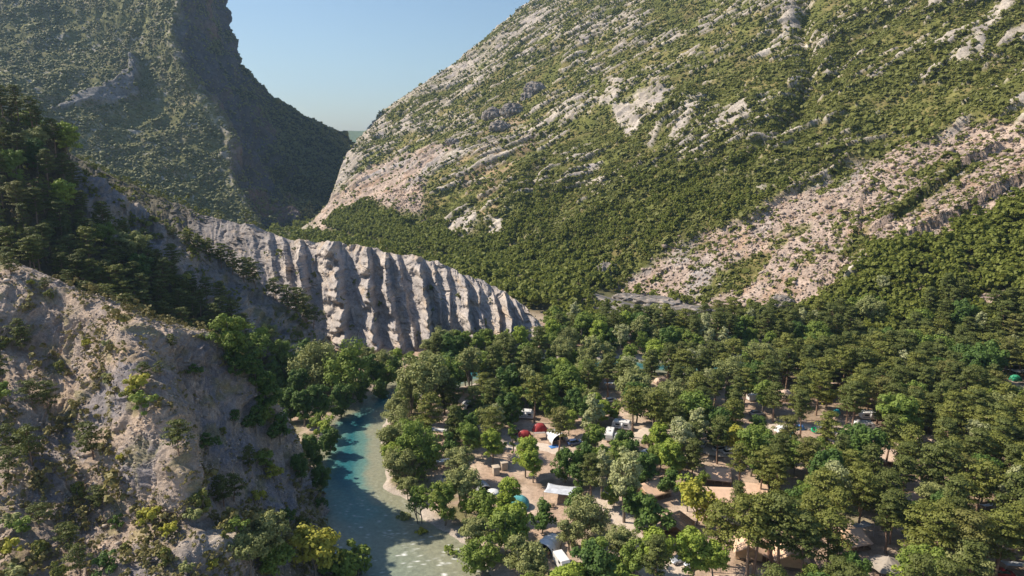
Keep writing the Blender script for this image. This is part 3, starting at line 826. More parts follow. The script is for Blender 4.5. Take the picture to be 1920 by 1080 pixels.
def grow(d):
    """an Empty at the foot with its own trunk and crown (meshes shared between trees of one form)"""
    e = bpy.data.objects.new(NAME[d['sort']], None); COL.objects.link(e)
    e.empty_display_size = .5; e.location = d['loc']; e.rotation_euler = (0, 0, d['rot'])
    e.scale = (d['s'] * d['wid'], d['s'] * d['wid'], d['s'])
    for nm in ('trunk', 'crown'):
        o = bpy.data.objects.new(nm, d['p'][nm]); COL.objects.link(o); o.parent = e
    d['e'] = e

# ---------- merged vegetation nobody could count
def merged(name, protos, pos, sc, mat, tjit=.3, label=None, kind='stuff', sq=None):
    """one mesh from many transformed low meshes; protos: list of (V, F(tri/quad), tint)"""
    n = len(pos)
    which = rng.integers(len(protos), size=n); rot = rng.uniform(0, 6.28, n)
    sq = np.ones(n) if sq is None else sq
    Vs, Fs, Ts, o = [], [], [], 0
    tb = rng.uniform(0, 1, n)
    for i, (V, Fq, T) in enumerate(protos):
        ix = np.where(which == i)[0]
        if len(ix) == 0: continue
        c, s = np.cos(rot[ix])[:, None], np.sin(rot[ix])[:, None]
        X = (V[None, :, 0] * c - V[None, :, 1] * s) * sc[ix][:, None] + pos[ix, 0][:, None]
        Y = (V[None, :, 0] * s + V[None, :, 1] * c) * sc[ix][:, None] + pos[ix, 1][:, None]
        Z = V[None, :, 2] * (sc[ix] * sq[ix])[:, None] + pos[ix, 2][:, None]
        Vs.append(np.stack([X, Y, Z], -1).reshape(-1, 3))
        Fs.append((Fq[None] + (np.arange(len(ix)) * len(V))[:, None, None]).reshape(-1, Fq.shape[1]) + o)
        Ts.append(np.clip(T[None] * (1 - tjit * 2) + tb[ix][:, None] * tjit * 2, 0, 1).reshape(-1))
        o += len(ix) * len(V)
    me = make_mesh(name, np.concatenate(Vs), np.concatenate(Fs), {'tint': np.concatenate(Ts)})
    ob = obj(name, me, mat)
    tagit(ob, label, 'vegetation', None, kind)
    return ob
def ico(sub, seed, sq=.75, jit=.28):
    r = np.random.default_rng(seed)
    p = (1 + 5 ** .5) / 2
    V = [(-1,p,0),(1,p,0),(-1,-p,0),(1,-p,0),(0,-1,p),(0,1,p),(0,-1,-p),(0,1,-p),(p,0,-1),(p,0,1),(-p,0,-1),(-p,0,1)]
    Fc = [(0,11,5),(0,5,1),(0,1,7),(0,7,10),(0,10,11),(1,5,9),(5,11,4),(11,10,2),(10,7,6),(7,1,8),(3,9,4),(3,4,2),(3,2,6),(3,6,8),(3,8,9),(4,9,5),(2,4,11),(6,2,10),(8,6,7),(9,8,1)]
    V = [np.array(v) / np.linalg.norm(v) for v in V]
    for _ in range(sub):
        cache = {}; nf = []
        def mid(a, b):
            k = (min(a, b), max(a, b))
            if k not in cache:
                m = V[a] + V[b]; V.append(m / np.linalg.norm(m)); cache[k] = len(V) - 1
            return cache[k]
        for a, b, c in Fc:
            ab, bc, ca = mid(a, b), mid(b, c), mid(c, a)
            nf += [(a, ab, ca), (b, bc, ab), (c, ca, bc), (ab, bc, ca)]
        Fc = nf
    V = np.array(V)
    V = V * (1 + r.uniform(-jit, jit, len(V)))[:, None] * np.array([1, 1, sq]) * .5
    V[:, 2] += .22
    return V, np.array(Fc), np.clip(r.uniform(.3, .7, len(V)), 0, 1)
def leafy(seed, H, W, nc, per, size):
    (tv, tf), (V, Fq, T) = broadleaf(seed, H=H, W=W, nc=nc, per=per, size=size, base=.12, lobes=3)
    return V, Fq, T
def sample_grid(P, dens, n, jit=True):
    """n random points of a grid surface, chosen with a density mask times cell area"""
    a = P[1:, :-1] - P[:-1, :-1]; b = P[:-1, 1:] - P[:-1, :-1]
    ar = np.linalg.norm(np.cross(a, b), axis=-1) * dens[:-1, :-1]
    p = ar.ravel() / ar.sum()
    ix = rng.choice(len(p), size=n, p=p)
    i, j = ix // ar.shape[1], ix % ar.shape[1]
    f, g = rng.random(n)[:, None], rng.random(n)[:, None]
    return P[i, j] + a[i, j] * f + b[i, j] * g, i, j
def inview(P, mu=90, mv=60):
    u, v = proj(P)
    return (u > -mu) & (u < 1920 + mu) & (v > -mv) & (v < 1080 + mv) & (P[..., 1] > 20)

M_SHRUB = leaf_mat('mountain_scrub', (.145, .170, .036), (.250, .255, .070), trans=.35)
M_SHRUBD = leaf_mat('mountain_wood', (.145, .185, .034), (.290, .310, .066), trans=.42)
M_SHRUBL = leaf_mat('far_scrub', (.105, .125, .040), (.195, .195, .075), trans=.22)
low = [ico(0, s_) for s_ in range(5)]
def cardbush(seed, n=15):
    r = np.random.default_rng(seed)
    d = unit(n, r); d[:, 2] = np.abs(d[:, 2]) * .8 + .05
    C = d * r.uniform(.28, .5, n)[:, None] * np.array([1, 1, .9]) * (1 + .3 * np.sin(np.arctan2(d[:, 1], d[:, 0]) * 2 + seed))[:, None]
    V, Fq = cards(C, d + unit(n, r) * .5 + np.array([0, 0, .3]), .46, r)
    return V, Fq, np.repeat(np.clip(r.uniform(.2, .8, n), 0, 1), 4)
midm = [cardbush(s_) for s_ in range(10, 18)]
# right mountain scrub
Rd = R_DATA; P = Rd['P']
vis = inview(P, 300, 90) & (Rd['ov'] < 40)
zc = .35 + .65 * sstep(-.45, .25, fbm(Rd['s'] / 30, P[..., 2] / 18, 40, 4) + .25 * Rd['cor'])
dens = vis * zc * (1 - .97 * np.clip(Rd['rock'] * 1.1, 0, 1)) * (1 - .80 * Rd['bare']) * (1 - .55 * np.clip(Rd['brown'], 0, 1)) * (1 - .9 * Rd['wood'])
dens = dens * (.35 + 1.0 * sstep(-.5, .4, fbm(Rd['s'] / 11, P[..., 2] / 7, 88, 3)))
farther = P[..., 1] > 560
pts, i, j = sample_grid(P, dens * farther, 66000)
merged('mountain_scrub', low, pts, rng.lognormal(math.log(1.55), .42, len(pts)), M_SHRUB, label='low green scrub covering the far half of the right mountain')
pts, i, j = sample_grid(P, dens * ~farther, 76000)
merged('mountain_scrub', midm, pts, rng.lognormal(math.log(1.5), .48, len(pts)), M_SHRUB, label='low green scrub covering the near half of the right mountain')
lf = [leafy(500 + k, 6.0, 5.2, 9, 16, .95) for k in range(6)]
pts, i, j = sample_grid(P, vis * np.clip(Rd['wood'], 0, 1) * (P[..., 2] > -1), 3000)
merged('hillside_wood', lf, pts, rng.uniform(.65, 1.35, len(pts)), M_SHRUBD, label='dense green woodland at the foot of the right mountain')
pts, i, j = sample_grid(P, vis * Rd['cor'] * (1 - Rd['wood']) * (1 - Rd['rock']) * (1 - Rd['bare']) * sstep(-.3, .4, fbm(Rd['s'] / 40, P[..., 2] / 30, 60, 3)), 1500)
merged('hillside_wood', lf, pts, rng.uniform(.4, .9, len(pts)), M_SHRUBD, label='taller green thickets on the lower flank of the right mountain')
# left mountain scrub
Ld = L_DATA; P = Ld['P']
dens = inview(P) * (1 - Ld['face'] * .8) * (1 - .9 * Ld['outc']) * (.25 + .75 * sstep(-.3, .4, Ld['jn'])) * (1 + 1.2 * sstep(250, 380, Ld['vv']))
dens = dens + inview(P) * Ld['face'] * Ld['fveg'] * .8
pts, i, j = sample_grid(P, dens, 65000)
merged('mountain_scrub', low, pts, rng.lognormal(math.log(2.0), .42, len(pts)), M_SHRUBL, label='dark green scrub covering the hazy left mountain')
# valley floor wood beyond the river, up to the gorge
P = TERR['ground'][0]
uu, vv = proj(P)
rdist = np.full(P.shape[:2], 50.0)
wood = (P[..., 1] > 262) & (P[..., 1] < 900) & (uu > 560) & (uu < 1950)
hidden = TERR['right_mountain'][1]
dens = wood * np.where(P[..., 1] < 420, 1.0, .3) * (np.abs(P[..., 0]) < 420)
cand, i, j = sample_grid(P, dens, 9000)
pts = np.array([p for p in cand if hidden.ray_cast(Vector((p[0], p[1], 900)), Vector((0, 0, -1)))[0] is None or hidden.ray_cast(Vector((p[0], p[1], 900)), Vector((0, 0, -1)))[0].z < p[2] + .5])
hm = drop
ok = river_field(pts[:, 0], pts[:, 1]) > 2
pts = pts[ok]
keep = np.array([TERR['badlands_cliff'][1].ray_cast(Vector((p[0], p[1], 300)), Vector((0, 0, -1)))[0] is None for p in pts])
roadzone = polydist(*proj(pts), [(1120, 545), (1360, 590), (1360, 625), (1290, 618), (1120, 575)]) > 0
pts = pts[keep & ~roadzone]
ex, i, j = sample_grid(P, ((uu > 470) & (uu < 760) & (P[..., 1] > 320) & (P[..., 1] < 1000) & (P[..., 0] > -420)) * 1.0, 1500)
pts = np.concatenate([pts, ex]); keep = np.array([TERR['badlands_cliff'][1].ray_cast(Vector((p[0], p[1], 300)), Vector((0, 0, -1)))[0] is None for p in pts])
pts = pts[keep]; roadzone = np.zeros(len(pts), bool)
szs = rng.uniform(.9, 1.75, len(pts)) * np.where(polydist(*proj(pts), [(1100, 540), (1400, 570), (1400, 680), (1200, 660), (1100, 600)]) > 0, .62, 1)
merged('valley_wood', lf, pts, szs, M_SHRUBD, label='dense green riverside woodland stretching towards the gorge')
# tufts and dwarf scrub over the marl slopes
P = TERR['left_spur_slope'][0]; uu, vv = proj(P)
cl = sstep(-.1, .5, fbm(P[..., 0] / 9, P[..., 1] / 9, P[..., 2] / 9 + 30, 4))
dens = inview(P) * (.12 + cl) * (1 - .8 * (polydist(uu, vv, [(270,610),(330,780),(400,960),(560,960),(540,850),(450,740),(390,650)]) > 0)) * (1 - .6 * (polydist(uu, vv, [(215,700),(330,790),(360,900),(290,920),(200,840)]) > 0)) * (1 + .6 * sstep(930, 1010, vv))
tuft = [leafy(700 + k, 1.5, 1.8, 4, 16, .30) for k in range(5)]
pts, i, j = sample_grid(P, dens, 4200)
merged('dwarf_scrub', tuft, pts, rng.lognormal(math.log(.55), .55, len(pts)), leaf_mat('tuft', (.16, .15, .05), (.34, .29, .11), trans=.2), label='small dry tufts and dwarf bushes dotted over the near spur')
P = TERR['second_ridge_slope'][0]
pts, i, j = sample_grid(P, inview(P) * (.1 + sstep(-.1, .4, fbm(P[..., 0] / 14, P[..., 1] / 14, P[..., 2] / 14 + 12, 4))), 1900)
merged('dwarf_scrub', tuft, pts, rng.lognormal(math.log(.85), .55, len(pts)), LEAF['olive'], label='sparse dark bushes on the grey shale face of the second ridge')
P = TERR['badlands_cliff'][0]; uu, vv = proj(P)
n_ = P.shape[0]
ti = np.linspace(0, 1, n_)[:, None] + 0 * uu
dens = inview(P) * (.05 + 2.2 * (1 - sstep(330, 420, uu)) + 2.6 * sstep(.86, .93, ti) + .5 * sstep(.2, .6, fbm(uu / 25, vv / 25, 5, 3)))
pts, i, j = sample_grid(P, dens, 1700)
merged('dwarf_scrub', tuft, pts, rng.lognormal(math.log(1.1), .45, len(pts)), LEAF['olive'], label='thin bushes along the top of the fluted grey cliff')

# loose stones on the marl and the screes
stone = [ico(0, s_, .7, .3) for s_ in range(40, 45)]
def stone_mat(name, c1, c2):
    m, t, b = new_mat(name)
    at = N(t, 'ShaderNodeAttribute'); at.attribute_name = 'tint'
    t.links.new(mixrgb(t, c1, c2, at.outputs['Fac']), b.inputs['Base Color']); b.inputs['Roughness'].default_value = .95
    return m
P = TERR['left_spur_slope'][0]
pts, i, j = sample_grid(P, inview(P) * (.15 + sstep(-.1, .6, fbm(P[..., 0] / 6, P[..., 1] / 6, P[..., 2] / 6 + 80, 4))), 16000)
merged('loose_stones', stone, pts - [0, 0, .05], rng.lognormal(math.log(.24), .5, len(pts)), stone_mat('marl_stone', (.25, .215, .19), (.50, .42, .35)), .4, 'small loose stones strewn over the near spur')
P = Rd['P']
pts, i, j = sample_grid(P, vis * np.clip(Rd['bare'], 0, 1) * (P[..., 1] < 620), 9000)
merged('loose_stones', stone, pts - [0, 0, .1], rng.lognormal(math.log(.75), .5, len(pts)), stone_mat('scree_stone', (.27, .20, .16), (.46, .375, .315)), .4, 'broken stones and rubble on the pink scree')
# ================================================================== CAMP
def bx(cx, cy, cz, sx, sy, sz, rz=0.0):
    v = np.array([[x, y, z] for x in (-.5, .5) for y in (-.5, .5) for z in (-.5, .5)]) * [sx, sy, sz]
    c, s = math.cos(rz), math.sin(rz)
    v = np.stack([v[:, 0] * c - v[:, 1] * s + cx, v[:, 0] * s + v[:, 1] * c + cy, v[:, 2] + cz], 1)
    return v, np.array([[0,1,3,2],[4,6,7,5],[0,4,5,1],[2,3,7,6],[0,2,6,4],[1,5,7,3]])
def rod(p0, p1, r=.05, sides=6): return tube([p0, p1], [r, r], sides)
def part(name, pieces, mat, parent, smooth=False, bevel=0.0, solid=0.0):
    V, Fq = join(pieces)
    o = obj(name, make_mesh(name, V, Fq, None, smooth), mat, parent)
    if solid:
        md = o.modifiers.new('thickness', 'SOLIDIFY'); md.thickness = solid
    if bevel:
        md = o.modifiers.new('bevel', 'BEVEL'); md.width = bevel; md.segments = 2
    return o
ITEMS = []      # (name phrase for neighbours, location)
PROT = []       # photo rectangles where something of the camp shows between the trees
def thing(name, label, cat, u, v, rz=0.0, group=None, short=None, prot=None, z=None):
    x, y = G(u, v)
    e = bpy.data.objects.new(name, None); COL.objects.link(e)
    e.location = (x, y, gz_at(x, y) if z is None else z); e.rotation_euler = (0, 0, rz); e.empty_display_size = .5
    tagit(e, label, cat, group)
    if short: ITEMS.append((short, Vector((x, y, 0))))
    if prot: PROT.append((*prot, y))
    return e
def surf_patch(name, f, nu, nv, mat, parent, solid=.03):
    uu_, vv_ = np.meshgrid(np.linspace(0, 1, nu), np.linspace(0, 1, nv), indexing='ij')
    P = np.array([[f(a, b) for a, b in zip(r1, r2)] for r1, r2 in zip(uu_, vv_)], float)
    o = obj(name, make_mesh(name, P.reshape(-1, 3), grid_faces(nu, nv), None, True), mat, parent)
    if solid:
        md = o.modifiers.new('thickness', 'SOLIDIFY'); md.thickness = solid
    return o
CANV = plain('canvas_tan', (.66, .46, .33), .9, 0, .10, .9, .03)
CANVW = plain('canvas_wall', (.46, .32, .19), .9, 0, .12, 1.2, .03)
WHITE = plain('white_cloth', (.74, .74, .75), .8, 0, .07, .8, .03)
GREYC = plain('grey_cloth', (.33, .34, .36), .85, 0, .1, .8, .03)
SILV = plain('silver_tarp', (.55, .58, .64), .45, 0, .22, 1.1, .08)
TEAL = plain('teal_cloth', (.10, .38, .40), .8, 0, .15, 1.0, .04)
RED = plain('red_cloth', (.30, .03, .035), .8, 0, .15, 1.0, .04)
BLUE = plain('blue_cloth', (.06, .20, .50), .8, 0, .15, 1.0, .04)
CYAN = plain('cyan_cloth', (.04, .50, .58), .8, 0, .1, 1.0)
DARKC = plain('charcoal_cloth', (.045, .047, .055), .85, 0, .15, 1.0)
BLACKM = plain('black_mesh', (.02, .02, .022), .9, 0, .1, 2)
WOOD = plain('brown_wood', (.20, .125, .075), .85, 0, .25, 4, .02)
WOODL = plain('pale_wood', (.38, .27, .17), .85, 0, .2, 4, .02)
METAL = plain('pole_metal', (.45, .45, .46), .4, .6, .05)
PAINTW = plain('white_paint', (.76, .76, .77), .3, 0, .03, 1, 0, .5)
PAINTS = plain('silver_paint', (.55, .57, .61), .28, .5, .03, 1, 0, .5)
PAINTD = plain('dark_paint', (.045, .05, .06), .25, .2, .05, 1, 0, .5)
PAINTB = plain('blue_paint', (.06, .10, .22), .25, .2, .05, 1, 0, .5)
GLASS = plain('dark_glass', (.02, .025, .03), .08, 0, .02, 1, 0, .6)
TYRE = plain('tyre_rubber', (.02, .02, .02), .9)
STONE = plain('beige_stone', (.50, .42, .34), .9, 0, .12, 2, .03)
GREENP = plain('green_plastic', (.01, .48, .20), .4, 0, .03)
YELL = plain('yellow_cloth', (.60, .40, .05), .8)
PINKT = plain('pink_beige_cloth', (.62, .47, .38), .85, 0, .1, 1)
SKIN = plain('skin', (.42, .24, .16), .6)
HAIR = plain('dark_hair', (.03, .02, .015), .8)

def wheel(parent, x, y, r=.31):
    w = tube([(x, y - .1, r), (x, y + .1, r)], [r, r], 14)
    caps = (np.concatenate([w[0], [[x, y - .1, r], [x, y + .1, r]]]), None)
    k = 14
    V = np.concatenate([w[0], [[x, y - .1, r], [x, y + .1, r]]])
    Fl = w[1].tolist() + [[i, (i + 1) % k, 2 * k] for i in range(k)] + [[k + i, k + (i + 1) % k, 2 * k + 1] for i in range(k)]
    o = obj('wheel', make_mesh('wheel', V, Fl, None, False), TYRE, parent)
    s = .12 if y > 0 else -.12
    a = np.linspace(0, 2 * math.pi, 10, endpoint=False)
    V2 = np.array([[x + math.cos(t_) * r * .6, y + s, r + math.sin(t_) * r * .6] for t_ in a])
    obj('rim', make_mesh('rim', V2, [list(range(10))], None), METAL, o)
    return o
def loft(sections):
    """sections: list of (x, [(y,z)...]) closed rings"""
    k = len(sections[0][1])
    V = np.array([[x, y, z] for x, ring in sections for y, z in ring])
    Fl = [[i * k + j, i * k + (j + 1) % k, (i + 1) * k + (j + 1) % k, (i + 1) * k + j] for i in range(len(sections) - 1) for j in range(k)]
    Fl += [list(range(k)), list(range((len(sections) - 1) * k, len(sections) * k))]
    return V, Fl
def car_parts(e, paint, van=False):
    W2 = .88
    def ring(w, zb, zt, r=.12): return [(-w, zb), (w, zb), (w, zt - r), (w - r, zt), (-w + r, zt), (-w, zt - r)]
    if van:
        secs = [(-2.5, ring(.9, .45, 1.3)), (-2.45, ring(.95, .35, 2.2)), (1.2, ring(.95, .3, 2.25)), (1.9, ring(.95, .3, 1.35)), (2.5, ring(.85, .4, .95))]
    else:
        secs = [(-2.1, ring(.78, .45, .82)), (-2.0, ring(.86, .32, .95)), (-1.2, ring(.88, .28, 1.0)), (.7, ring(.88, .28, .98)), (1.7, ring(.84, .3, .82)), (2.1, ring(.7, .4, .62))]
    V, Fl = loft(secs)
    o = obj('body', make_mesh('body', V, Fl, None, False), paint, e)
    md = o.modifiers.new('bevel', 'BEVEL'); md.width = .06; md.segments = 2
    if van:
        part('windscreen', [bx(1.57, 0, 1.82, .75, 1.6, .03)], GLASS, e).rotation_euler = (0, 0, 0)
        for s in (-1, 1): part('side_window', [bx(.5, s * .955, 1.65, .9, .02, .5)], GLASS, e)
        part('rear_window', [bx(-2.49, 0, 1.75, .04, 1.3, .55)], GLASS, e)
        for s in (-1, 1): part('headlight', [bx(2.42, s * .6, .75, .12, .3, .2)], PAINTW, e)
    else:
        V, Fl = loft([(-1.95, [(-.70, .93), (.70, .93), (.62, 1.0), (-.62, 1.0)]), (-1.5, [(-.78, .96), (.78, .96), (.60, 1.38), (-.60, 1.38)]), (.15, [(-.78, .96), (.78, .96), (.60, 1.42), (-.60, 1.42)]), (1.05, [(-.74, .93), (.74, .93), (.66, .97), (-.66, .97)])])
        obj('windows', make_mesh('windows', V, Fl, None, False), GLASS, e)
        r_ = part('roof', [bx(-.66, 0, 1.425, 1.72, 1.22, .05)], paint, e, bevel=.02)
        for s in (-1, 1): part('headlight', [bx(1.98, s * .55, .66, .12, .3, .12)], PAINTW, e)
    for sx in (-1.35, 1.3):
        for sy in (-1, 1): wheel(e, sx, sy * .82)
def car(label, u, v, rz, paint, van=False, short=None, prot=None, cat='car', name='parked_car'):
    e = thing(name, label, cat, u, v, rz, 'vehicles parked in the camp', short, prot)
    car_parts(e, paint, van); return e
def caravan(label, u, v, rz, L=5.2, short=None, prot=None, stripe=None, name='caravan', cat='caravan'):
    e = thing(name, label, cat, u, v, rz, 'caravans and campers in the camp', short, prot)
    w = 1.1
    prof = [(-L/2, .75, 1.2), (-L/2 + .1, .5, 2.1), (-L/2 + .5, .45, 2.5), (0, .45, 2.6), (L/2 - .7, .45, 2.55), (L/2 - .25, .45, 2.1), (L/2, .6, 1.5)]
    V, Fl = loft([(x, [(-w, b), (w, b), (w, t - .15), (w - .15, t), (-w + .15, t), (-w, t - .15)]) for x, b, t in prof])
    o = obj('body', make_mesh('body', V, Fl, None, False), PAINTW, e); md = o.modifiers.new('bevel', 'BEVEL'); md.width = .07; md.segments = 2
    for s in (-1, 1):
        part('window', [bx(-1.1, s * (w + .012), 1.65, 1.1, .03, .55)], GLASS, e); part('window', [bx(1.2, s * (w + .012), 1.65, 1.0, .03, .55)], GLASS, e)
        part('stripe', [bx(0, s * (w + .008), 1.05, L * .8, .02, .16)], stripe or PAINTB, e)
        wheel(e, -.1, s * (w - .1), .33)
    d = part('door', [bx(.2, -(w + .01), 1.35, .65, .035, 1.7)], PAINTW, e); part('handle', [bx(.42, -(w + .05), 1.3, .12, .04, .05)], METAL, d)
    part('roof_hatch', [bx(-.8, 0, 2.63, .6, .6, .1)], GREYC, e); part('roof_hatch', [bx(1.1, 0, 2.62, .4, .4, .1)], GREYC, e)
    part('drawbar', [rod((L/2 - .2, -.5, .5), (L/2 + 1.0, 0, .5)), rod((L/2 - .2, .5, .5), (L/2 + 1.0, 0, .5)), rod((L/2 + .9, 0, 0), (L/2 + .9, 0, .5), .04)], METAL, e)
    return e
def tarp(label, u, v, rz, W=4.5, D=3.2, H=2.3, mat=None, sag=.3, short=None, prot=None, low=.5, name='tarp_shelter', cat='tarp'):
    e = thing(name, label, cat, u, v, rz, 'tarps and awnings stretched in the camp', short, prot)
    sd = random.uniform(0, 9)
    def f(a, b):
        x = (a - .5) * W; y = (b - .5) * D
        z = H - low * b - sag * 4 * a * (1 - a) * .5 + .25 * (1 - abs(2 * a - 1)) * (1 - abs(2 * b - 1)) + .05 * math.sin(a * 13 + sd) * math.sin(b * 9)
        return (x * (1 - .06 * math.sin(b * math.pi)), y * (1 - .08 * math.sin(a * math.pi)), z)
    surf_patch('canopy', f, 14, 10, mat or WHITE, e)
    for a in (0, 1):
        for b in (0, 1):
            p = f(a, b); part('pole', [rod((p[0], p[1], 0), (p[0], p[1], p[2] + .1), .035)], METAL, e)
            part('guy_rope', [rod(p, (p[0] * 1.35, p[1] * 1.4, 0), .012, 4)], METAL, e)
    return e
def dome(label, u, v, rz, W=4.0, D=3.2, H=1.9, mat=None, short=None, prot=None, door=None, group='tents pitched in the camp'):
    e = thing('dome_tent', label, 'tent', u, v, rz, group, short, prot)
    def f(a, b):
        th = a * math.pi; x = -math.cos(th) * W / 2; h = math.sin(th)
        y = (b - .5) * 2; yy = y * D / 2 * (.35 + .65 * h ** .4) 
        z = H * h ** .75 * max(0.0, 1 - abs(y) ** 2.6) ** .6
        return (x, yy, z + .03 * math.sin(10 * th))
    surf_patch('flysheet', f, 22, 14, mat, e)
    part('pole', [tube([(-math.cos(t) * W / 2, 0, H * 1.02 * math.sin(t) ** .75 + .02) for t in np.linspace(.02, math.pi - .02, 13)], [.03] * 13, 5)], METAL, e)
    surf_patch('door', lambda a, b: ((a - .5) * W * .28, -D * .37 - .12 * (1 - b) , H * .62 * b * (1 - (2 * a - 1) ** 2 * .5) + .02), 8, 6, door or DARKC, e, .02)
    return e
def tunnel(label, u, v, rz, W=3.4, L=4.6, H=2.1, mat=None, short=None, prot=None, front=None, name='tunnel_tent'):
    """bow tent: rounded vault with an open front"""
    e = thing(name, label, 'tent', u, v, rz, 'tents pitched in the camp', short, prot)
    def f(a, b):
        th = a * math.pi
        k = 1 - .30 * b ** 2 + .04 * math.cos(b * math.pi * 6)
        return (-math.cos(th) * W / 2 * k, (b - .4) * L, H * k * math.sin(th) ** .7)
    surf_patch('flysheet', f, 20, 16, mat, e)
    surf_patch('rear_wall', lambda a, b: (-math.cos(a * math.pi) * W / 2 * .7 * (.2 + .8 * b), .6 * L + .3 * (1 - b), H * .7 * math.sin(a * math.pi) ** .7 * b), 14, 5, mat, e, .02)
    surf_patch('inner_tent', lambda a, b: ((a - .5) * W * .8, .05 * L, H * .8 * b * (1 - (2 * a - 1) ** 4 * .5)), 8, 5, front or DARKC, e, .02)
    for b in (0, .45, .95):
        part('hoop', [tube([np.array(f(a, b)) * 1.01 for a in np.linspace(0, 1, 12)], [.03] * 12, 5)], METAL, e)
    return e
def lodge(label, u, v, rz, L=6.0, W=4.6, wh=1.7, rh=2.9, short=None, prot=None, roof=None, wall=None, porch=1.4, name='lodge_tent', cat='lodge tent', group='tan canvas lodge tents'):
    """gabled canvas lodge, ridge along local x, open porch on the -y side"""
    e = thing(name, label, cat, u, v, rz, group, short, prot)
    ov = .45
    for s in (-1, 1):
        y1 = W / 2 + ov + (porch if s < 0 else 0)
        drop_ = (rh - wh) * y1 / (W / 2)
        surf_patch('roof', lambda a, b, s=s, y1=y1, dr=min(drop_, rh - 1.35): ((a - .5) * (L + 2 * ov), s * y1 * b, rh - dr * b - .10 * math.sin(b * math.pi) - .05 * abs(math.sin(a * math.pi * 4)) * b), 17, 8, roof or CANV, e, .04)
    t = .04
    tri = []
    for s in (-1, 1):
        V = np.array([[s * L / 2, -W / 2, .3], [s * L / 2, W / 2, .3], [s * L / 2, W / 2, wh - .1], [s * L / 2, 0, rh - .12], [s * L / 2, -W / 2, wh - .1],
                      [s * (L / 2 - t), -W / 2, .3], [s * (L / 2 - t), W / 2, .3], [s * (L / 2 - t), W / 2, wh - .1], [s * (L / 2 - t), 0, rh - .12], [s * (L / 2 - t), -W / 2, wh - .1]])
        Fl = [[0, 1, 2, 3, 4], [9, 8, 7, 6, 5]] + [[i, (i + 1) % 5, (i + 1) % 5 + 5, i + 5] for i in range(5)]
        obj('gable_wall', make_mesh('gable_wall', V, Fl), wall or CANVW, e)
    part('wall', [bx(0, W / 2 - .03, (wh + .2) / 2, L, .04, wh - .2)], wall or CANVW, e)
    for sx in (-.3, .3):
        fw = part('front_wall', [bx(L * sx, -W / 2 + .03, (wh + .3) / 2, L * .38, .04, wh - .3)], wall or CANVW, e)
        part('window', [bx(L * sx, -W / 2 + .0, wh * .62, .8, .03, .5)], DARKC, fw)
    part('door', [bx(0, -W / 2 + .06, (wh + .3) / 2, L * .22, .03, wh - .3)], DARKC, e)
    part('deck', [bx(0, -porch / 2 - .1, .2, L + .4, W + porch + .2, .14)], WOOD, e)
    for i in range(4):
        x = (i / 3 - .5) * (L + .3)
        part('post', [rod((x, -W / 2 - porch * .95, 0), (x, -W / 2 - porch * .95, max(1.25, rh - (rh - wh) * (W / 2 + porch) / (W / 2)) ), .06)], WOODL, e)
    for q_ in (-1, 1): part('railing', [rod((q_ * L / 2, -W / 2 - porch * .95, .85), (q_ * L * .12, -W / 2 - porch * .95, .85), .04)], WOODL, e)
    return e
def person(label, u, v, rz, top, short_):
    e = thing('person', label, 'person', u, v, rz)
    J = dict(pelvis=(0,0,.95), waist=(0,0,1.1), chest=(0,.01,1.32), neck=(0,0,1.47), head0=(0,-.01,1.57), head1=(0,-.02,1.68),
             ls=(.17,0,1.40), le=(.25,.03,1.13), lw=(.27,-.08,.90), lh=(.27,-.12,.82), rs=(-.17,0,1.40), re=(-.26,.02,1.13), rw=(-.25,-.12,.92), rh=(-.24,-.17,.85),
             lp=(.09,0,.90), lk=(.11,-.03,.50), la=(.11,.02,.09), lt=(.12,-.14,.04), rp=(-.09,0,.90), rk=(-.11,-.06,.50), ra=(-.12,.05,.09), rt=(-.13,-.11,.04))
    R = dict(pelvis=.13, waist=.115, chest=.14, neck=.055, head0=.085, head1=.095, ls=.06, le=.042, lw=.03, lh=.035, rs=.06, re=.042, rw=.03, rh=.035, lp=.09, lk=.055, la=.038, lt=.03, rp=.09, rk=.055, ra=.038, rt=.03)
    E = [('pelvis','waist'),('waist','chest'),('chest','neck'),('neck','head0'),('head0','head1'),('chest','ls'),('ls','le'),('le','lw'),('lw','lh'),('chest','rs'),('rs','re'),('re','rw'),('rw','rh'),('pelvis','lp'),('lp','lk'),('lk','la'),('la','lt'),('pelvis','rp'),('rp','rk'),('rk','ra'),('ra','rt')]
    names = list(J)
    def skinned(nm, sel, edges, radii, mat):
        me = bpy.data.meshes.new(nm); me.from_pydata([J[k] for k in sel], [(sel.index(a), sel.index(b)) for a, b in edges], []); me.update()
        o = obj(nm, me, mat, e); md = o.modifiers.new('skin', 'SKIN')
        for i, k in enumerate(sel):
            sv = me.skin_vertices[0].data[i]; sv.radius = (radii[k], radii[k]); sv.use_root = (i == 0)
        ss = o.modifiers.new('smooth', 'SUBSURF'); ss.levels = 1; ss.render_levels = 1
        return o
    skinned('body', names, E, R, SKIN)
    J.update(lq=(.10, -.02, .62), rq=(-.10, -.04, .62))
    skinned('shorts', ['pelvis', 'lp', 'lq', 'rp', 'rq'], [('pelvis','lp'),('lp','lq'),('pelvis','rp'),('rp','rq')], dict(pelvis=.15, lp=.105, lq=.09, rp=.105, rq=.09), short_)
    if top: skinned('shirt', ['waist', 'chest', 'ls', 'rs', 'pelvis'], [('pelvis','waist'),('waist','chest'),('chest','ls'),('chest','rs')], dict(waist=.135, chest=.16, ls=.08, rs=.08, pelvis=.13), top)
    V, Fc, _ = ico(2, 5, 1.0, .02); V = V * np.array([.21, .23, .17]) + np.array([0, .01, 1.66])
    o = obj('hair', make_mesh('hair', V, Fc, None, True), HAIR, e)
    return e

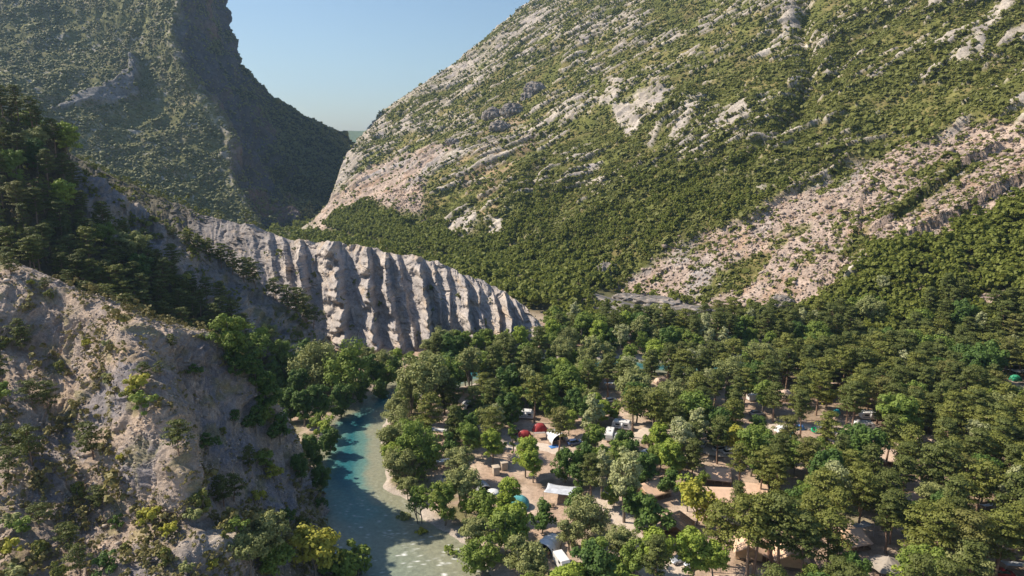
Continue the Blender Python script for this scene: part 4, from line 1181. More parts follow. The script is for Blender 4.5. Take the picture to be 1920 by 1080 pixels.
# --- lodges and hut on the lower right
R_ = math.radians
e = thing('wooden_hut', 'brown wooden hut with plank gable roof and shaded open porch, above the silver car', 'hut', 1268, 1005, R_(-20), None, 'the brown plank roofed hut', (1236, 958, 1300, 1008))
for s in (-1, 1):
    L_, hw_ = 6.6, 3.3
    surf_patch('roof', lambda a, b, s=s: (s * hw_ * b, (a - .5) * L_, 4.0 - 2.0 * b - .05 * math.sin(a * 40)), 60, 6, plain('plank_roof', (.30, .20, .13), .9, 0, .35, 5, .05), e, .1)
part('rear_wall', [bx(0, 2.4, 1.3, 4.8, .12, 2.4)], WOOD, e)
for s in (-1, 1): part('side_wall', [bx(s * 2.4, 1.1, 1.3, .12, 2.6, 2.4)], WOOD, e)
part('deck', [bx(0, 0, .25, 5.4, 5.6, .18)], WOODL, e)
part('inner_wall', [bx(0, 0.3, 1.35, 4.7, .1, 2.2)], WOOD, e)
for x in (-2.5, -.8, .9, 2.5): part('post', [bx(x, -2.7, 1.1, .16, .16, 2.2)], WOOD, e)
for q_, w_ in ((-1.65, 1.62), (1.7, 1.52)): part('railing', [bx(q_, -2.72, .95, w_, .06, .08), bx(q_, -2.72, .6, w_, .06, .06), bx(q_, -2.72, .76, .06, .05, .4)], WOODL, e)
lodge('tan canvas lodge roof half hidden behind the pale silvery poplar', 1219, 922, R_(28), 5.6, 4.4, short='the tan lodge beside the silvery poplar', prot=(1200, 892, 1240, 925))
lodge('long tan canvas lodge with dark open porch, behind the bright round tree', 1347, 932, R_(-4), 7.2, 4.2, short='the long tan lodge', prot=(1315, 902, 1370, 935))
lodge('small tan canvas lodge with light front wall, rightmost of the back row of lodges', 1414, 928, R_(-8), 4.6, 4.0, short='the small tan lodge', prot=(1397, 896, 1430, 930))
lodge('flat bright tan lodge roof just right of the bright tree trunk, above the brown hut', 1358, 972, R_(-22), 7.4, 4.2, short='the bright tan lodge roof', prot=(1328, 938, 1386, 975))
lodge('farthest tan canvas lodge roof, peeping out above the long lodge', 1345, 896, R_(-12), 5.0, 4.0, short='the farthest tan lodge', prot=(1330, 877, 1358, 895))
lodge('tan lodge with its ridge towards the viewer, behind the tall bare pine trunks', 1403, 1035, R_(72), 7.0, 4.8, rh=3.2, short='the tan lodge behind the bare trunks', prot=(1380, 1000, 1432, 1035), porch=.8)
lodge('tan lodge tent with dark triangular gable, right of the bare pine trunks', 1477, 1052, R_(78), 6.0, 5.2, rh=3.4, short='the gabled tan lodge', prot=(1453, 1010, 1496, 1052), porch=.5)
lodge('tan canvas tent under the pines with a grey fly behind it', 1592, 1020, R_(15), 4.0, 3.4, short='the beige tent under the pines', prot=(1572, 985, 1612, 1016))
tarp('grey fly sheet leaning out behind the beige tent under the pines', 1612, 1006, R_(20), 4.2, 2.6, 2.7, GREYC, prot=(1605, 980, 1625, 1002))
lodge('pale canvas lodge deep in the shade of the right hand pines', 1708, 942, R_(10), 5.0, 4.2, short='the shaded pale lodge', roof=PINKT, prot=(1695, 915, 1722, 942))
lodge('pinkish canvas lodge seen between pine trunks right of the dark leafy tree', 1655, 858, R_(-10), 5.0, 4.2, short='the pinkish lodge', roof=PINKT, prot=(1645, 835, 1668, 856))
lodge('pinkish canvas lodge roof showing low between the right hand pines', 1728, 836, R_(-10), 5.5, 4.2, roof=PINKT, prot=(1712, 818, 1745, 836))
# conical grey shade
e = thing('canopy_tent', 'large grey conical canopy at the foot of the picture under the right hand pines', 'canopy', 1662, 1078, 0, None, 'the grey conical canopy', (1636, 1034, 1684, 1066))
surf_patch('canopy', lambda a, b: (3.3 * b * math.cos(a * 6.2832) * (1 + .05 * math.cos(a * 6.2832 * 8)), 3.3 * b * math.sin(a * 6.2832) * (1 + .05 * math.cos(a * 6.2832 * 8)), 3.9 - 1.9 * b ** .8), 49, 8, plain('grey_beige_cloth', (.34, .30, .26), .9, 0, .15, 1), e)
part('mast', [rod((0, 0, 0), (0, 0, 4.1), .06)], METAL, e)
for i in range(8): part('pole', [rod((3.1 * math.cos(i * .785), 3.1 * math.sin(i * .785), 0), (3.1 * math.cos(i * .785), 3.1 * math.sin(i * .785), 2.1), .04)], METAL, e)
# swimming pool and its fence
PX, PY_ = G(1388, 1105)
e = thing('paddling_pool', 'blue-green water of a pool corner at the bottom edge, inside a dark mesh fence', 'pool', 1388, 1108, R_(-8), None, 'the pool', (1362, 1060, 1415, 1080))
part('pool_water', [bx(0, 0, .10, 8.4, 7.0, .12)], plain('pool_water', (.12, .42, .35), .08, 0, .06, .6, .02), e)
part('pool_rim', [bx(0, 3.7, .12, 9.2, .4, .26), bx(0, -3.7, .12, 9.2, .4, .26), bx(4.4, 0, .12, .4, 7.0, .26), bx(-4.4, 0, .12, .4, 7.0, .26)], STONE, e)
e = thing('pool_fence', 'dark open mesh fence running along the back of the pool', 'fence', 1388, 1108, R_(-8), None, None)
part('mesh_panel', [rod((-5.4 + i * .36, 5.0, .05), (-5.4 + i * .36, 5.0, 1.5), .012, 4) for i in range(31)] + [rod((-5.4, 5.0, h_), (5.4, 5.0, h_), .02, 4) for h_ in (.1, .6, 1.1, 1.5)], METAL, e)
for i in range(5): part('post', [rod((-5.4 + i * 2.7, 5.0, 0), (-5.4 + i * 2.7, 5.0, 1.7), .05)], METAL, e)

# --- vehicles
car('silver car standing in the sun below the brown wooden hut', 1275, 1052, R_(205), PAINTS, short='the silver car', prot=(1257, 1022, 1292, 1056))
car('silver car half covered by a bush, right neighbour of the car by the hut', 1302, 1060, R_(205), PAINTS, prot=(1290, 1040, 1308, 1052))
car('dark camper van with one bright side window, under the riverside trees', 828, 918, R_(245), PAINTD, True, 'the dark camper van', (816, 890, 838, 915), 'van', 'camper_van')
car('white van seen end on at the bottom of the sandy clearing', 1055, 1065, R_(-70), PAINTW, True, 'the white van', (1043, 1030, 1062, 1062), 'van', 'camper_van')
car('dark blue car in the shade right of the small grey tent', 1078, 834, R_(20), PAINTB, short='the dark blue car', prot=(1066, 816, 1088, 832))
car('white car glimpsed between crowns, left one of a pair behind the yellowish tree', 1352, 846, R_(15), PAINTW, prot=(1347, 832, 1360, 844))
car('white car glimpsed between crowns, right one of a pair behind the yellowish tree', 1370, 851, R_(10), PAINTW, prot=(1360, 836, 1376, 850))
car('white van parked far back, left of the beige dome tent under the pines', 1416, 750, R_(10), PAINTW, True, 'the far white van', (1404, 732, 1428, 750), 'van', 'camper_van')
car('silver car under the pines a little nearer than the far white van', 1419, 776, R_(10), PAINTS, prot=(1408, 762, 1430, 776))
car('grey car parked deep in the shade by the camp track in the middle', 1318, 836, R_(60), PAINTS, prot=(1313, 815, 1323, 832))
car('white car parked behind trees left of the white caravan with grey awning', 1146, 752, R_(30), PAINTW, prot=(1138, 730, 1156, 748))
car('dark car in the shade beside the red dome tent', 965, 812, R_(70), PAINTD, prot=(955, 796, 975, 808))
car('silver car far back near the river bend under pines', 1474, 712, R_(8), PAINTS, prot=(1462, 700, 1486, 711))
car('red car at the lower right edge beside the white tarp', 1880, 1080, R_(-10), plain('red_paint', (.25, .02, .02), .3), prot=(1872, 1055, 1890, 1076))

# --- caravans, campers and their awnings
caravan('white caravan left of its charcoal awning in the middle of the camp', 1143, 825, R_(75), 5.4, 'the caravan with the charcoal awning', (1132, 794, 1150, 822))
e = tunnel('charcoal caravan awning with a black front and grey roof', 1160, 832, R_(8), 3.4, 3.6, 2.6, GREYC, prot=(1146, 796, 1172, 828), front=BLACKM, name='awning_tent')
caravan('white camper with roof boxes behind the charcoal awning', 1166, 806, R_(-20), 5.4, None, (1153, 786, 1176, 800), name='camper')
caravan('white caravan roof among dark round crowns, left of the sandy opening', 1350, 784, R_(5), 5.2, 'the caravan among dark crowns', (1339, 762, 1363, 782))
caravan('white caravan with a creased roof cover under tall pines right of the green swim ring', 1618, 806, R_(-6), 5.6, 'the caravan under the tall pines', (1604, 782, 1634, 808))
caravan('white camper just behind the caravan under the tall pines', 1629, 786, R_(-6), 5.0, None, (1620, 766, 1638, 780), name='camper')
caravan('small white caravan under the trees at the far left of the red dome tent', 986, 782, R_(-10), 4.6, None, (976, 762, 996, 774))
caravan('white caravan in the shade nearest the far bend of the river', 1210, 864, R_(40), 4.6, None, (1203, 846, 1212, 862))
tunnel('white bow tent with curved roof and open front in the sunny middle clearing', 1044, 828, R_(20), 4.6, 6.0, 2.7, WHITE, 'the white bow tent', (1022, 798, 1060, 826), BLACKM)
tunnel('white awning tent with grey rear at the sandy clearing near the bottom', 1026, 1034, R_(-28), 4.4, 5.6, 2.8, WHITE, 'the white awning tent', (1005, 990, 1046, 1036), BLACKM, 'awning_tent')
tunnel('grey tunnel tent under the riverside trees, left of the teal tent', 905, 922, R_(18), 3.6, 4.8, 2.3, GREYC, 'the grey tunnel tent', (892, 893, 920, 920))
tunnel('dark grey awning tent with a pale roof beside the green swim ring', 1541, 806, R_(15), 3.8, 4.0, 2.6, GREYC, 'the grey awning by the swim ring', (1526, 778, 1556, 804), BLACKM, 'awning_tent')
tunnel('grey roofed tent in the shade close to the far river shore', 881, 766, R_(30), 4.0, 4.4, 2.4, GREYC, 'the far grey tent', (866, 738, 892, 760))
dome('large red dome tent in front of a small white caravan', 1012, 806, R_(20), 3.8, 3.4, 2.3, RED, 'the red dome tent', (997, 778, 1022, 800))
dome('low dark red tent front in the shade left of the red dome tent', 984, 816, R_(10), 3.4, 3.0, 1.7, RED, None, (974, 798, 992, 812))
dome('teal and pale green dome tent left of the wide silver tarp', 970, 948, R_(-8), 5.2, 3.8, 2.5, TEAL, 'the teal tent', (948, 918, 992, 945))
part('side_table', [bx(0, 0, .7, 1.1, .6, .05), bx(-.4, 0, .35, .06, .5, .7), bx(.4, 0, .35, .06, .5, .7)], WHITE, thing('camp_table', 'white folding table with yellow cloth end beside the teal tent', 'table', 983, 957, .2, None, None, (976, 940, 988, 950)))
dome('small grey and mauve tent in front of the dark blue car', 1058, 850, R_(35), 3.0, 2.4, 1.5, plain('mauve_cloth', (.30, .28, .33), .85), 'the small mauve tent', (1048, 826, 1068, 846))
dome('small blue dome tent on the sunny patch left of the swim ring', 1500, 804, R_(0), 2.4, 2.0, 1.4, BLUE, 'the small blue tent', (1494, 782, 1506, 798))
dome('white dome tent on the sunny patch, left of the small blue tent', 1468, 808, R_(10), 4.2, 3.2, 2.0, WHITE, 'the white dome tent', (1454, 786, 1482, 806))
dome('dull teal tent tucked against the white dome tent', 1484, 818, R_(10), 2.6, 2.2, 1.4, TEAL, None, (1478, 804, 1490, 814))
dome('tall beige round tent far back between pine trunks', 1473, 750, R_(0), 4.2, 4.0, 3.4, PINKT, 'the beige round tent', (1464, 720, 1482, 746))
dome('cyan beach tent far back in the pines', 1568, 776, 0, 2.0, 2.0, 1.4, CYAN, None, (1563, 762, 1574, 772))
dome('pale dome tent in the pines above the middle of the camp', 1240, 716, R_(10), 4.6, 3.6, 1.9, PINKT, 'the pale far tent', (1226, 700, 1256, 712))
dome('bright green tent by the white canopies at the right edge', 1903, 716, 0, 3.4, 3.0, 1.9, plain('green_cloth', (.03, .30, .17), .8), 'the green tent at the right edge', (1894, 702, 1912, 714))
dome('small blue tent in deep shade near the river bend', 905, 726, 0, 2.2, 2.0, 1.4, BLUE, None, (901, 710, 910, 722))
tarp('wide silver white tarp dappled with shade above a picnic place', 1052, 936, R_(-14), 7.0, 5.2, 2.7, SILV, .35, 'the wide silver tarp', (1026, 900, 1078, 932))
tarp('dappled white tarp among the riverside trees, above the dark camper van', 834, 878, R_(10), 4.8, 3.0, 2.4, WHITE, .3, 'the dappled white tarp', (816, 852, 852, 870))
tarp('plain white awning among trees near the left river shore', 823, 818, R_(-14), 5.6, 3.0, 2.4, WHITE, .2, 'the white riverside awning', (806, 798, 840, 812))
tarp('white canopy spread at the right edge beside the green tent', 1912, 708, 0, 6.4, 4.6, 2.6, WHITE, .2, None, (1894, 690, 1920, 704))
tarp('white and grey canopy at the right edge above the bright clearing', 1892, 696, 0, 4.2, 3.4, 2.4, SILV, .2, None, (1882, 686, 1900, 695))
tarp('bluish white tarp in the bottom right corner', 1900, 1074, R_(-6), 4.4, 2.4, 2.2, SILV, .1, None, (1880, 1050, 1915, 1066))
tarp('small white awning glimpsed under the right hand pines', 1852, 958, R_(10), 3.4, 1.8, 2.3, WHITE, .2, None, (1836, 942, 1866, 954))
tarp('white awning between dark crowns left of the silvery tree top', 1266, 838, R_(10), 3.2, 2.4, 2.3, WHITE, .2, None, (1258, 818, 1274, 832))
tarp('narrow white fly between crowns behind the orange soil patch', 1083, 774, R_(10), 4.0, 2.4, 2.3, WHITE, .2, None, (1076, 758, 1092, 770))
tarp('white canopy far back above the beige round tent', 1560, 730, R_(10), 5.0, 2.6, 2.3, PINKT, .2, None, (1552, 716, 1578, 728))
tarp('white fly above the caravan track, behind the middle camp trees', 1144, 728, R_(-10), 4.2, 2.6, 2.5, WHITE, .2, None, (1132, 708, 1150, 722))
tarp('grey dark roofed shelter with a work table right of the red tents', 1012, 822, R_(5), 3.2, 2.2, 2.0, plain('brown_grey_cloth', (.30, .27, .26), .9), .1, None, (1004, 806, 1020, 820))
# umbrella beside the grey tent
e = thing('parasol', 'cream parasol standing on sandy ground beside the grey tunnel tent', 'parasol', 924, 938, 0, None, None, (917, 918, 934, 934))
surf_patch('canopy', lambda a, b: (1.5 * b * math.cos(a * 6.2832), 1.5 * b * math.sin(a * 6.2832), 2.5 - .55 * b * b), 25, 6, WHITE, e)
part('pole', [rod((0, 0, 0), (0, 0, 2.6), .04)], METAL, e)
# swim ring
e = thing('swim_ring', 'bright green inflatable swim ring leaning in front of the grey awning', 'swim ring', 1527, 812, 0, None, 'the green swim ring', (1519, 792, 1534, 806))
a, b = np.meshgrid(np.linspace(0, 2 * math.pi, 28), np.linspace(0, 2 * math.pi, 12), indexing='ij')
Vt = np.stack([(.62 + .24 * np.cos(b)) * np.cos(a), .24 * np.sin(b) - .12, (.62 + .24 * np.cos(b)) * np.sin(a) + .86], -1).reshape(-1, 3)
c_, s_ = math.cos(-.7), math.sin(-.7)
Vt = np.stack([Vt[:, 0], Vt[:, 1] * c_ - (Vt[:, 2] - .2) * s_, Vt[:, 1] * s_ + (Vt[:, 2] - .2) * c_ + .35], 1)
obj('ring', make_mesh('ring', Vt, grid_faces(28, 12), None, True), GREENP, e)
part('valve', [bx(0, -.45, .36, .08, .08, .08)], WHITE, e)
# stone blocks (barbecue pillars)
for (u, v, lb) in ((930, 890, 'left one of two square beige stone barbecue pillars among the trees'), (945, 880, 'right one of two square beige stone barbecue pillars among the trees')):
    e = thing('stone_pillar', lb, 'pillar', u, v, .3, 'beige stone barbecue pillars', 'the stone pillars' if u == 930 else None, (u - 9, v - 26, u + 8, v - 4))
    part('shaft', [bx(0, 0, .9, 1.5, 1.5, 1.9)], STONE, e, bevel=.05); part('cap', [bx(0, 0, 1.95, 1.8, 1.8, .2)], STONE, e, bevel=.04)
part('top', [bx(0, 0, .72, 1.9, .8, .06)], WOODL, (e := thing('picnic_table', 'wooden picnic table in the shade below the wide silver tarp', 'table', 1032, 950, -.2, None, None, (1022, 936, 1044, 948))))
for s in (-1, 1):
    part('bench', [bx(0, s * .75, .45, 1.8, .28, .05)], WOODL, e); part('leg', [bx(s * .7, 0, .36, .08, 1.5, .08), bx(s * .7, .25, .36, .07, .07, .72), bx(s * .7, -.25, .36, .07, .07, .72)], WOODL, e)
e = thing('camp_chair', 'blue folding chair standing in the shade in front of the brown hut', 'chair', 1258, 1022, .5, None, None, (1252, 1012, 1264, 1018))
part('seat', [bx(0, 0, .45, .55, .5, .04)], BLUE, e); part('backrest', [bx(0, .25, .75, .55, .04, .55)], BLUE, e)
for sx in (-.24, .24):
    for sy in (-.22, .22): part('leg', [rod((sx, sy, 0), (sx, sy, .45), .02)], METAL, e)
e = thing('ground_sheet', 'dark blue sheet lying on the sand left of the small mauve tent', 'sheet', 1039, 838, .4, None, None, (1033, 826, 1044, 834))
surf_patch('sheet', lambda a, b: ((a - .5) * 2.6, (b - .5) * 1.8, .12 + .08 * math.sin(a * 7) * math.sin(b * 6)), 10, 8, BLUE, e, .03)
person('person in dark shorts standing in front of the white awning tent', 1029, 1048, .6, None, DARKC)
person('person in a pale shirt and blue shorts beside the one in dark shorts', 1036, 1046, 2.4, WHITE, BLUE)
person('person in dark clothes standing on the shore at the river bend', 869, 742, 1.2, DARKC, DARKC)
PROT.append((1022, 1024, 1042, 1050, 118)); PROT.append((864, 722, 874, 742, 205))

# --- road below the mountain with its guard rail
rp = [(1090, 548), (1150, 566), (1215, 583), (1290, 602), (1360, 622), (1440, 650)]
C = crom(np.array([PZ(u, v, 2.6)[:2] for u, v in rp]), 50, 0)
T = np.gradient(C, axis=0); T /= np.linalg.norm(T, axis=1)[:, None]; S = np.stack([-T[:, 1], T[:, 0]], 1)
offs = np.array([-9, -4.2, -3.2, -3.19, 0, 3.2, 3.21, 4.6, 6.5]); zz = np.array([-1.0, 2.2, 2.5, 2.6, 2.64, 2.6, 2.5, 2.6, 1.5])
P = np.stack([np.concatenate([C + S * o_, np.full((50, 1), z_)], 1) for o_, z_ in zip(offs, zz)], 1)
tagit(obj('road', make_mesh('road', P.reshape(-1, 3), grid_faces(50, 9), None, False), plain('asphalt', (.19, .175, .165), .9, 0, .15, 1.5)), kind='structure')
e = bpy.data.objects.new('guard_rail', None); COL.objects.link(e); e.location = (*C[25], 2.5)
tagit(e, 'thin pale guard rail along the road below the mountain', 'guard rail')
rail = [tube([(p[0] - e.location.x, p[1] - e.location.y, .75) for p in (C + S * -3.4)], [.14] * 50, 4)]
part('rail', rail, STONE, e)
for i in range(0, 50, 3):
    p = C[i] + S[i] * -3.4; part('post', [rod((p[0] - e.location.x, p[1] - e.location.y, -.3), (p[0] - e.location.x, p[1] - e.location.y, .8), .07, 4)], METAL, e)
# rock wall above the road, and pinnacles on the right mountain
def crag(label, loc, sx, sy, sz, seed, mat, rz=0., name='rock_outcrop', cat='rock'):
    V, Fc, _ = ico(4, seed, 1.0, 0.0)
    V[:, 2] -= .22; V *= 2
    h = ridged(V[:, 0] * 2.4 + seed, V[:, 1] * 2.4, V[:, 2] * .8, 5, 2.1, .6) * .24 + fbm(V[:, 0] * 1.3, V[:, 1] * 1.3 + seed, V[:, 2] * 1.3, 3) * .22
    V = V * (1 + h)[:, None] * np.array([sx, sy, sz])
    at = {'col': mixc(A(.20, .19, .185) + 0 * V, A(.33, .28, .24), sstep(-.2, .5, fbm(V[:, 0] / sx * 3, V[:, 1] / sy * 3, V[:, 2] / sz * 3 + seed, 3)))}
    o = obj(name, make_mesh(name, V, Fc, at, False), mat); o.location = loc; o.rotation_euler = (0, 0, rz)
    tagit(o, label, cat); return o
for (u, v, s1, s2, lb) in ((925, 222, 8, 6.5, 'left grey rock pinnacle of the group high on the right mountain'), (960, 213, 9, 6, 'middle grey rock pinnacle with a flat top high on the right mountain'),
                          (937, 243, 8, 5, 'lowest rounded grey pinnacle of the group high on the right mountain'), (1003, 172, 8, 6.5, 'grey rock tooth standing apart, uphill right of the pinnacle group'), (990, 185, 6, 4, 'low grey rock between the pinnacle group and the rock tooth above'), (848, 268, 5, 3, 'single pale boulder downhill left of the grey pinnacles')):
    h = hit(u, v, ['right_mountain'])
    if h: crag(lb, h + Vector((0, 0, s2 * .25)), s1, s1 * .8, s2, int(u) % 50, M_ROCK)
for (u, v, s1, s2, lb) in ((1140, 512, 5, 4.5, 'pale cracked rock knob at the left end of the pink scree'), (1240, 570, 11, 2.6, 'long low grey rock wall just above the road'), (1300, 586, 9, 2.2, 'low grey rock wall above the road, right hand stretch'), (1465, 572, 4.5, 3.2, 'rounded pinkish boulder at the foot of the pink scree'), (1185, 562, 8, 2.2, 'low grey rock ledge above the left end of the road')):
    h = hit(u, v, ['right_mountain', 'ground'])
    if h: crag(lb, h, s1, s1 * .6, s2, int(u) % 50, M_ROCK, -.35)
from collections import Counter
# ================================================================== TREES, one by one
ALLT = ['ground', 'left_spur_slope', 'second_ridge_slope', 'badlands_cliff', 'right_mountain']
TREEPOS = []
def put(sort, k, u, v, h, zone, terr=None, wid=1.0, xy=None):
    if xy is None:
        loc = hit(u, v, terr or ALLT)
        if loc is None: return None
    else:
        loc = drop(*xy, terr or ALLT)
        if loc is None: return None
    TREEPOS.append((loc.x, loc.y, PR[sort][k % len(PR[sort])]['W'] * h / PR[sort][k % len(PR[sort])]['H'] * wid, h))
    return plant(sort, k, loc, h, zone, wid=wid)
# riverside and camp trees recognised in the photo: (sort, variant, u, v of the foot, height)
for a in [('tall',0,800,798,21),('tall',1,772,792,17),('tall',2,842,764,19),('tall',1,880,742,17),('tall',2,905,728,15),('tall',0,722,722,12),
          ('fir',0,928,745,17),('fir',1,957,735,18),('fir',0,990,742,16),('fir',1,1008,735,14),('pine',1,1012,700,17),('pine',6,945,700,15),
          ('column',0,962,848,8.5),('poplar',0,1170,980,17),('poplar',0,1275,890,15),('poplar',1,1300,858,14),('smallround',3,1305,985,10.5),('smallround',2,1290,960,8),('smallround',0,1215,1012,9.5),('smallround',0,1192,990,8),
          ('smallround',0,1252,932,6.5),('fir',0,1383,978,9),('smallround',0,1016,1000,6.8),('smallround',0,1084,968,6.8),('willow',0,1098,1010,9.5),('willow',2,1068,1032,7),('willow',1,785,892,14.5),('willow',2,738,868,11),('willow',0,752,830,10),('round',4,748,800,9),('willow',2,757,905,9),('round',4,765,940,6),('round',0,770,860,10),('willow',1,765,775,11),('round',4,745,905,8),
          ('bush',1,757,982,3.6),('bush',3,792,1010,2.5),('tall',2,788,986,11),('round',1,835,985,10),('round',4,865,960,10.5),('round',6,905,985,8),('round',4,893,1040,8),('round',3,948,975,9),('round',0,950,1040,11),('round',3,968,1030,9),
          ('round',3,925,870,8.5),('round',3,985,895,9.5),('round',3,1000,905,8),('round',2,1060,905,9),('round',5,1092,900,9.5),('round',0,1128,890,8),('round',5,1070,795,11),('pine',4,1048,855,13),('round',2,955,800,10),('round',2,1100,800,9),
          ('round',2,1005,770,11),('round',6,1060,750,12),('round',5,1030,745,11),('round',2,940,790,9),('pine',3,925,790,13),('pine',1,890,800,12),('pine',0,905,770,12),('round',4,860,905,9),('round',1,880,860,10),('round',5,880,835,9),('bush',4,935,842,3),
          ('round',0,1185,1090,9),('round',3,1225,1085,10),('round',0,1120,1085,9.5),('round',4,1165,1060,8),('round',3,1300,1095,10),('round',3,1335,1090,8),('willow',2,985,1095,10),('round',0,900,1090,10),('bush',0,845,1050,2.6),('round',4,1000,1110,7),
          ('pine',5,1345,1060,13),('pine',2,1402,1085,16),('pine',0,1415,1080,16),('pine',3,1455,1085,17),('pine',0,1445,1060,15),('pine',6,1500,1105,15),('pine',5,1545,1090,14),('pine',1,1758,958,17),('pine',3,1735,950,15),('pine',5,1700,905,14),
          ('pine',4,1475,862,12),('pine',0,1455,950,12),('pine',2,1425,935,12),('pine',0,1385,915,11),('pine',3,1460,910,13),('pine',5,1490,800,12),('pine',2,1600,800,15),('pine',3,1585,800,13),
          ('round',1,1672,850,17),('round',5,1620,900,14),('round',2,1595,890,13),('round',2,1850,735,17),('round',5,1818,745,16),('round',2,1790,720,14),('round',2,1345,840,11),('smallround',3,1385,865,10),('round',0,1430,775,12),
          ('pine',5,1370,830,12),('pine',0,1545,870,14),('round',3,1240,860,9),('round',3,1262,905,10),('round',2,1205,915,9),('round',2,1165,860,8),('smallround',2,1315,920,5),('bush',3,1290,930,2.5)]:
    put(a[0], a[1], a[2], a[3], a[4], 'camp', ['ground', 'right_mountain'])
# the far (left) river bank
for a in [('willow',1,655,752,20),('willow',0,598,742,18),('willow',2,622,725,12),('round',5,700,735,13),('round',0,722,735,12),('round',2,742,715,9),('round',5,665,705,9),('round',2,580,700,12),
          ('round',0,530,700,13),('round',6,475,690,12),('round',0,437,672,11),('round',4,505,655,9),('round',3,490,668,9),('round',2,552,740,11),('round',5,520,738,11),('smallround',2,610,830,7.5),('smallround',2,592,815,6),
          ('round',5,570,800,11),('round',2,545,790,10),('round',5,600,795,12),('round',2,640,785,11),('round',5,620,862,9),('round',2,590,880,9),('round',5,565,905,7),('round',2,602,925,7),('smallround',0,575,860,6),
          ('round',2,500,770,9),('round',5,480,735,9),('round',2,530,760,9),('round',5,445,715,8),('round',5,680,762,9),('round',2,715,755,8),('bush',4,600,955,3),('round',2,640,742,12),('round',5,560,760,12),
          ('willow',1,640,700,9),('round',4,690,690,8),('round',3,745,698,8),('round',0,770,690,7),('round',4,800,698,8),('round',0,830,696,8)]:
    put(a[0], a[1], a[2], a[3], a[4], 'bank')
# bushes and little pines of the near spur
for a in [('smallround',3,590,1085,11),('smallround',1,668,1100,9),('smallround',1,640,1110,8),('round',4,500,1062,9.5),('round',6,520,1085,7),('round',4,470,1085,8),('smallround',2,475,1060,4),('scrubpine',0,335,852,5.5),('scrubpine',0,90,770,5.5),('scrubpine',1,175,862,6.5),('scrubpine',2,60,765,5),
          ('scrubpine',1,270,722,4),('bush',3,262,745,4),('bush',2,255,760,3.6),('bush',0,272,780,3.6),('scrubpine',1,45,660,5),('scrubpine',1,35,640,4.5),('scrubpine',0,20,515,4.5),('scrubpine',0,128,534,3.2),('bush',3,165,655,2),('bush',1,205,655,2.2),
          ('bush',2,160,650,2),('bush',3,235,612,2),('bush',2,10,655,2.6),('scrubpine',3,60,870,6.5),('scrubpine',1,15,850,5),('scrubpine',2,20,905,5.5),('bush',2,45,845,4),('bush',2,150,935,3),('scrubpine',0,187,955,4),('scrubpine',2,75,990,5),('bush',1,20,990,4),
          ('bush',0,40,1010,4),('scrubpine',0,130,1035,6),('bush',3,20,1050,4),('bush',2,75,1050,4.2),('scrubpine',1,150,1080,6),('bush',4,200,1075,4.5),('bush',2,110,1090,4),('bush',1,30,1090,4.5),('bush',3,285,990,4.6),('bush',2,270,985,3.6),
          ('bush',1,362,980,4),('bush',2,382,958,3.6),('scrubpine',1,420,950,5.5),('scrubpine',3,440,940,5),('bush',3,485,950,3.4),('bush',0,495,885,4.2),('bush',3,515,905,3.6),('scrubpine',1,470,880,4.5),('bush',4,390,845,3.2),('smallround',0,480,812,6),
          ('smallround',0,525,830,6.5),('smallround',0,500,800,5),('bush',4,440,790,2.6),('bush',4,365,705,2.4),('scrubpine',1,325,655,3),('bush',2,560,990,3.4),('scrubpine',3,575,1000,4),('bush',4,540,980,4),('bush',3,320,1010,3.4),('bush',2,310,1060,3.6),
          ('bush',0,450,1005,3.6),('bush',2,425,1010,3.4),('bush',1,350,1075,3),('bush',3,400,1072,2.6),('bush',4,220,990,3),('bush',2,240,1040,2.8),('bush',0,5,765,4),('scrubpine',1,0,720,6),('bush',2,420,815,1.6),('bush',3,230,870,1.8),('bush',1,205,720,2.4),
          ('bush',2,115,700,2.6),('scrubpine',3,300,705,2.6),('bush',3,60,540,1.8),('bush',2,95,560,2),('scrubpine',0,85,545,2.6),('scrubpine',2,200,560,3),('scrubpine',0,285,592,2.6),('bush',2,380,640,1.8),('scrubpine',2,240,580,3.2)]:
    put(a[0], a[1], a[2], a[3], a[4] * (.75 if a[3] > 960 and a[0] in ('bush', 'scrubpine') else 1), 'spur', ['left_spur_slope', 'ground'])
# dead snag with bare roots on the lit rib
h = hit(287, 868, ['left_spur_slope'])
e = bpy.data.objects.new('fallen_branch', None); COL.objects.link(e); e.location = h + Vector((0, 0, .15)); e.rotation_euler = (0, 0, 0)
tagit(e, 'pale bare dead branch lying on the sunlit rib below the round pine', 'branch')
part('limb', [tube([(1.8, .5, 1.2), (.9, .1, .6), (0, 0, .15), (-1.1, -.5, -.3)], [.10, .09, .07, .03], 5), tube([(0, 0, .15), (.5, -.8, -.5)], [.05, .02], 5), tube([(-.4, -.2, 0), (-.5, -1.0, -.5)], [.04, .02], 5), tube([(.9, .1, .6), (.2, .5, .9)], [.04, .015], 5)], plain('dead_wood', (.46, .40, .34), .9), e)
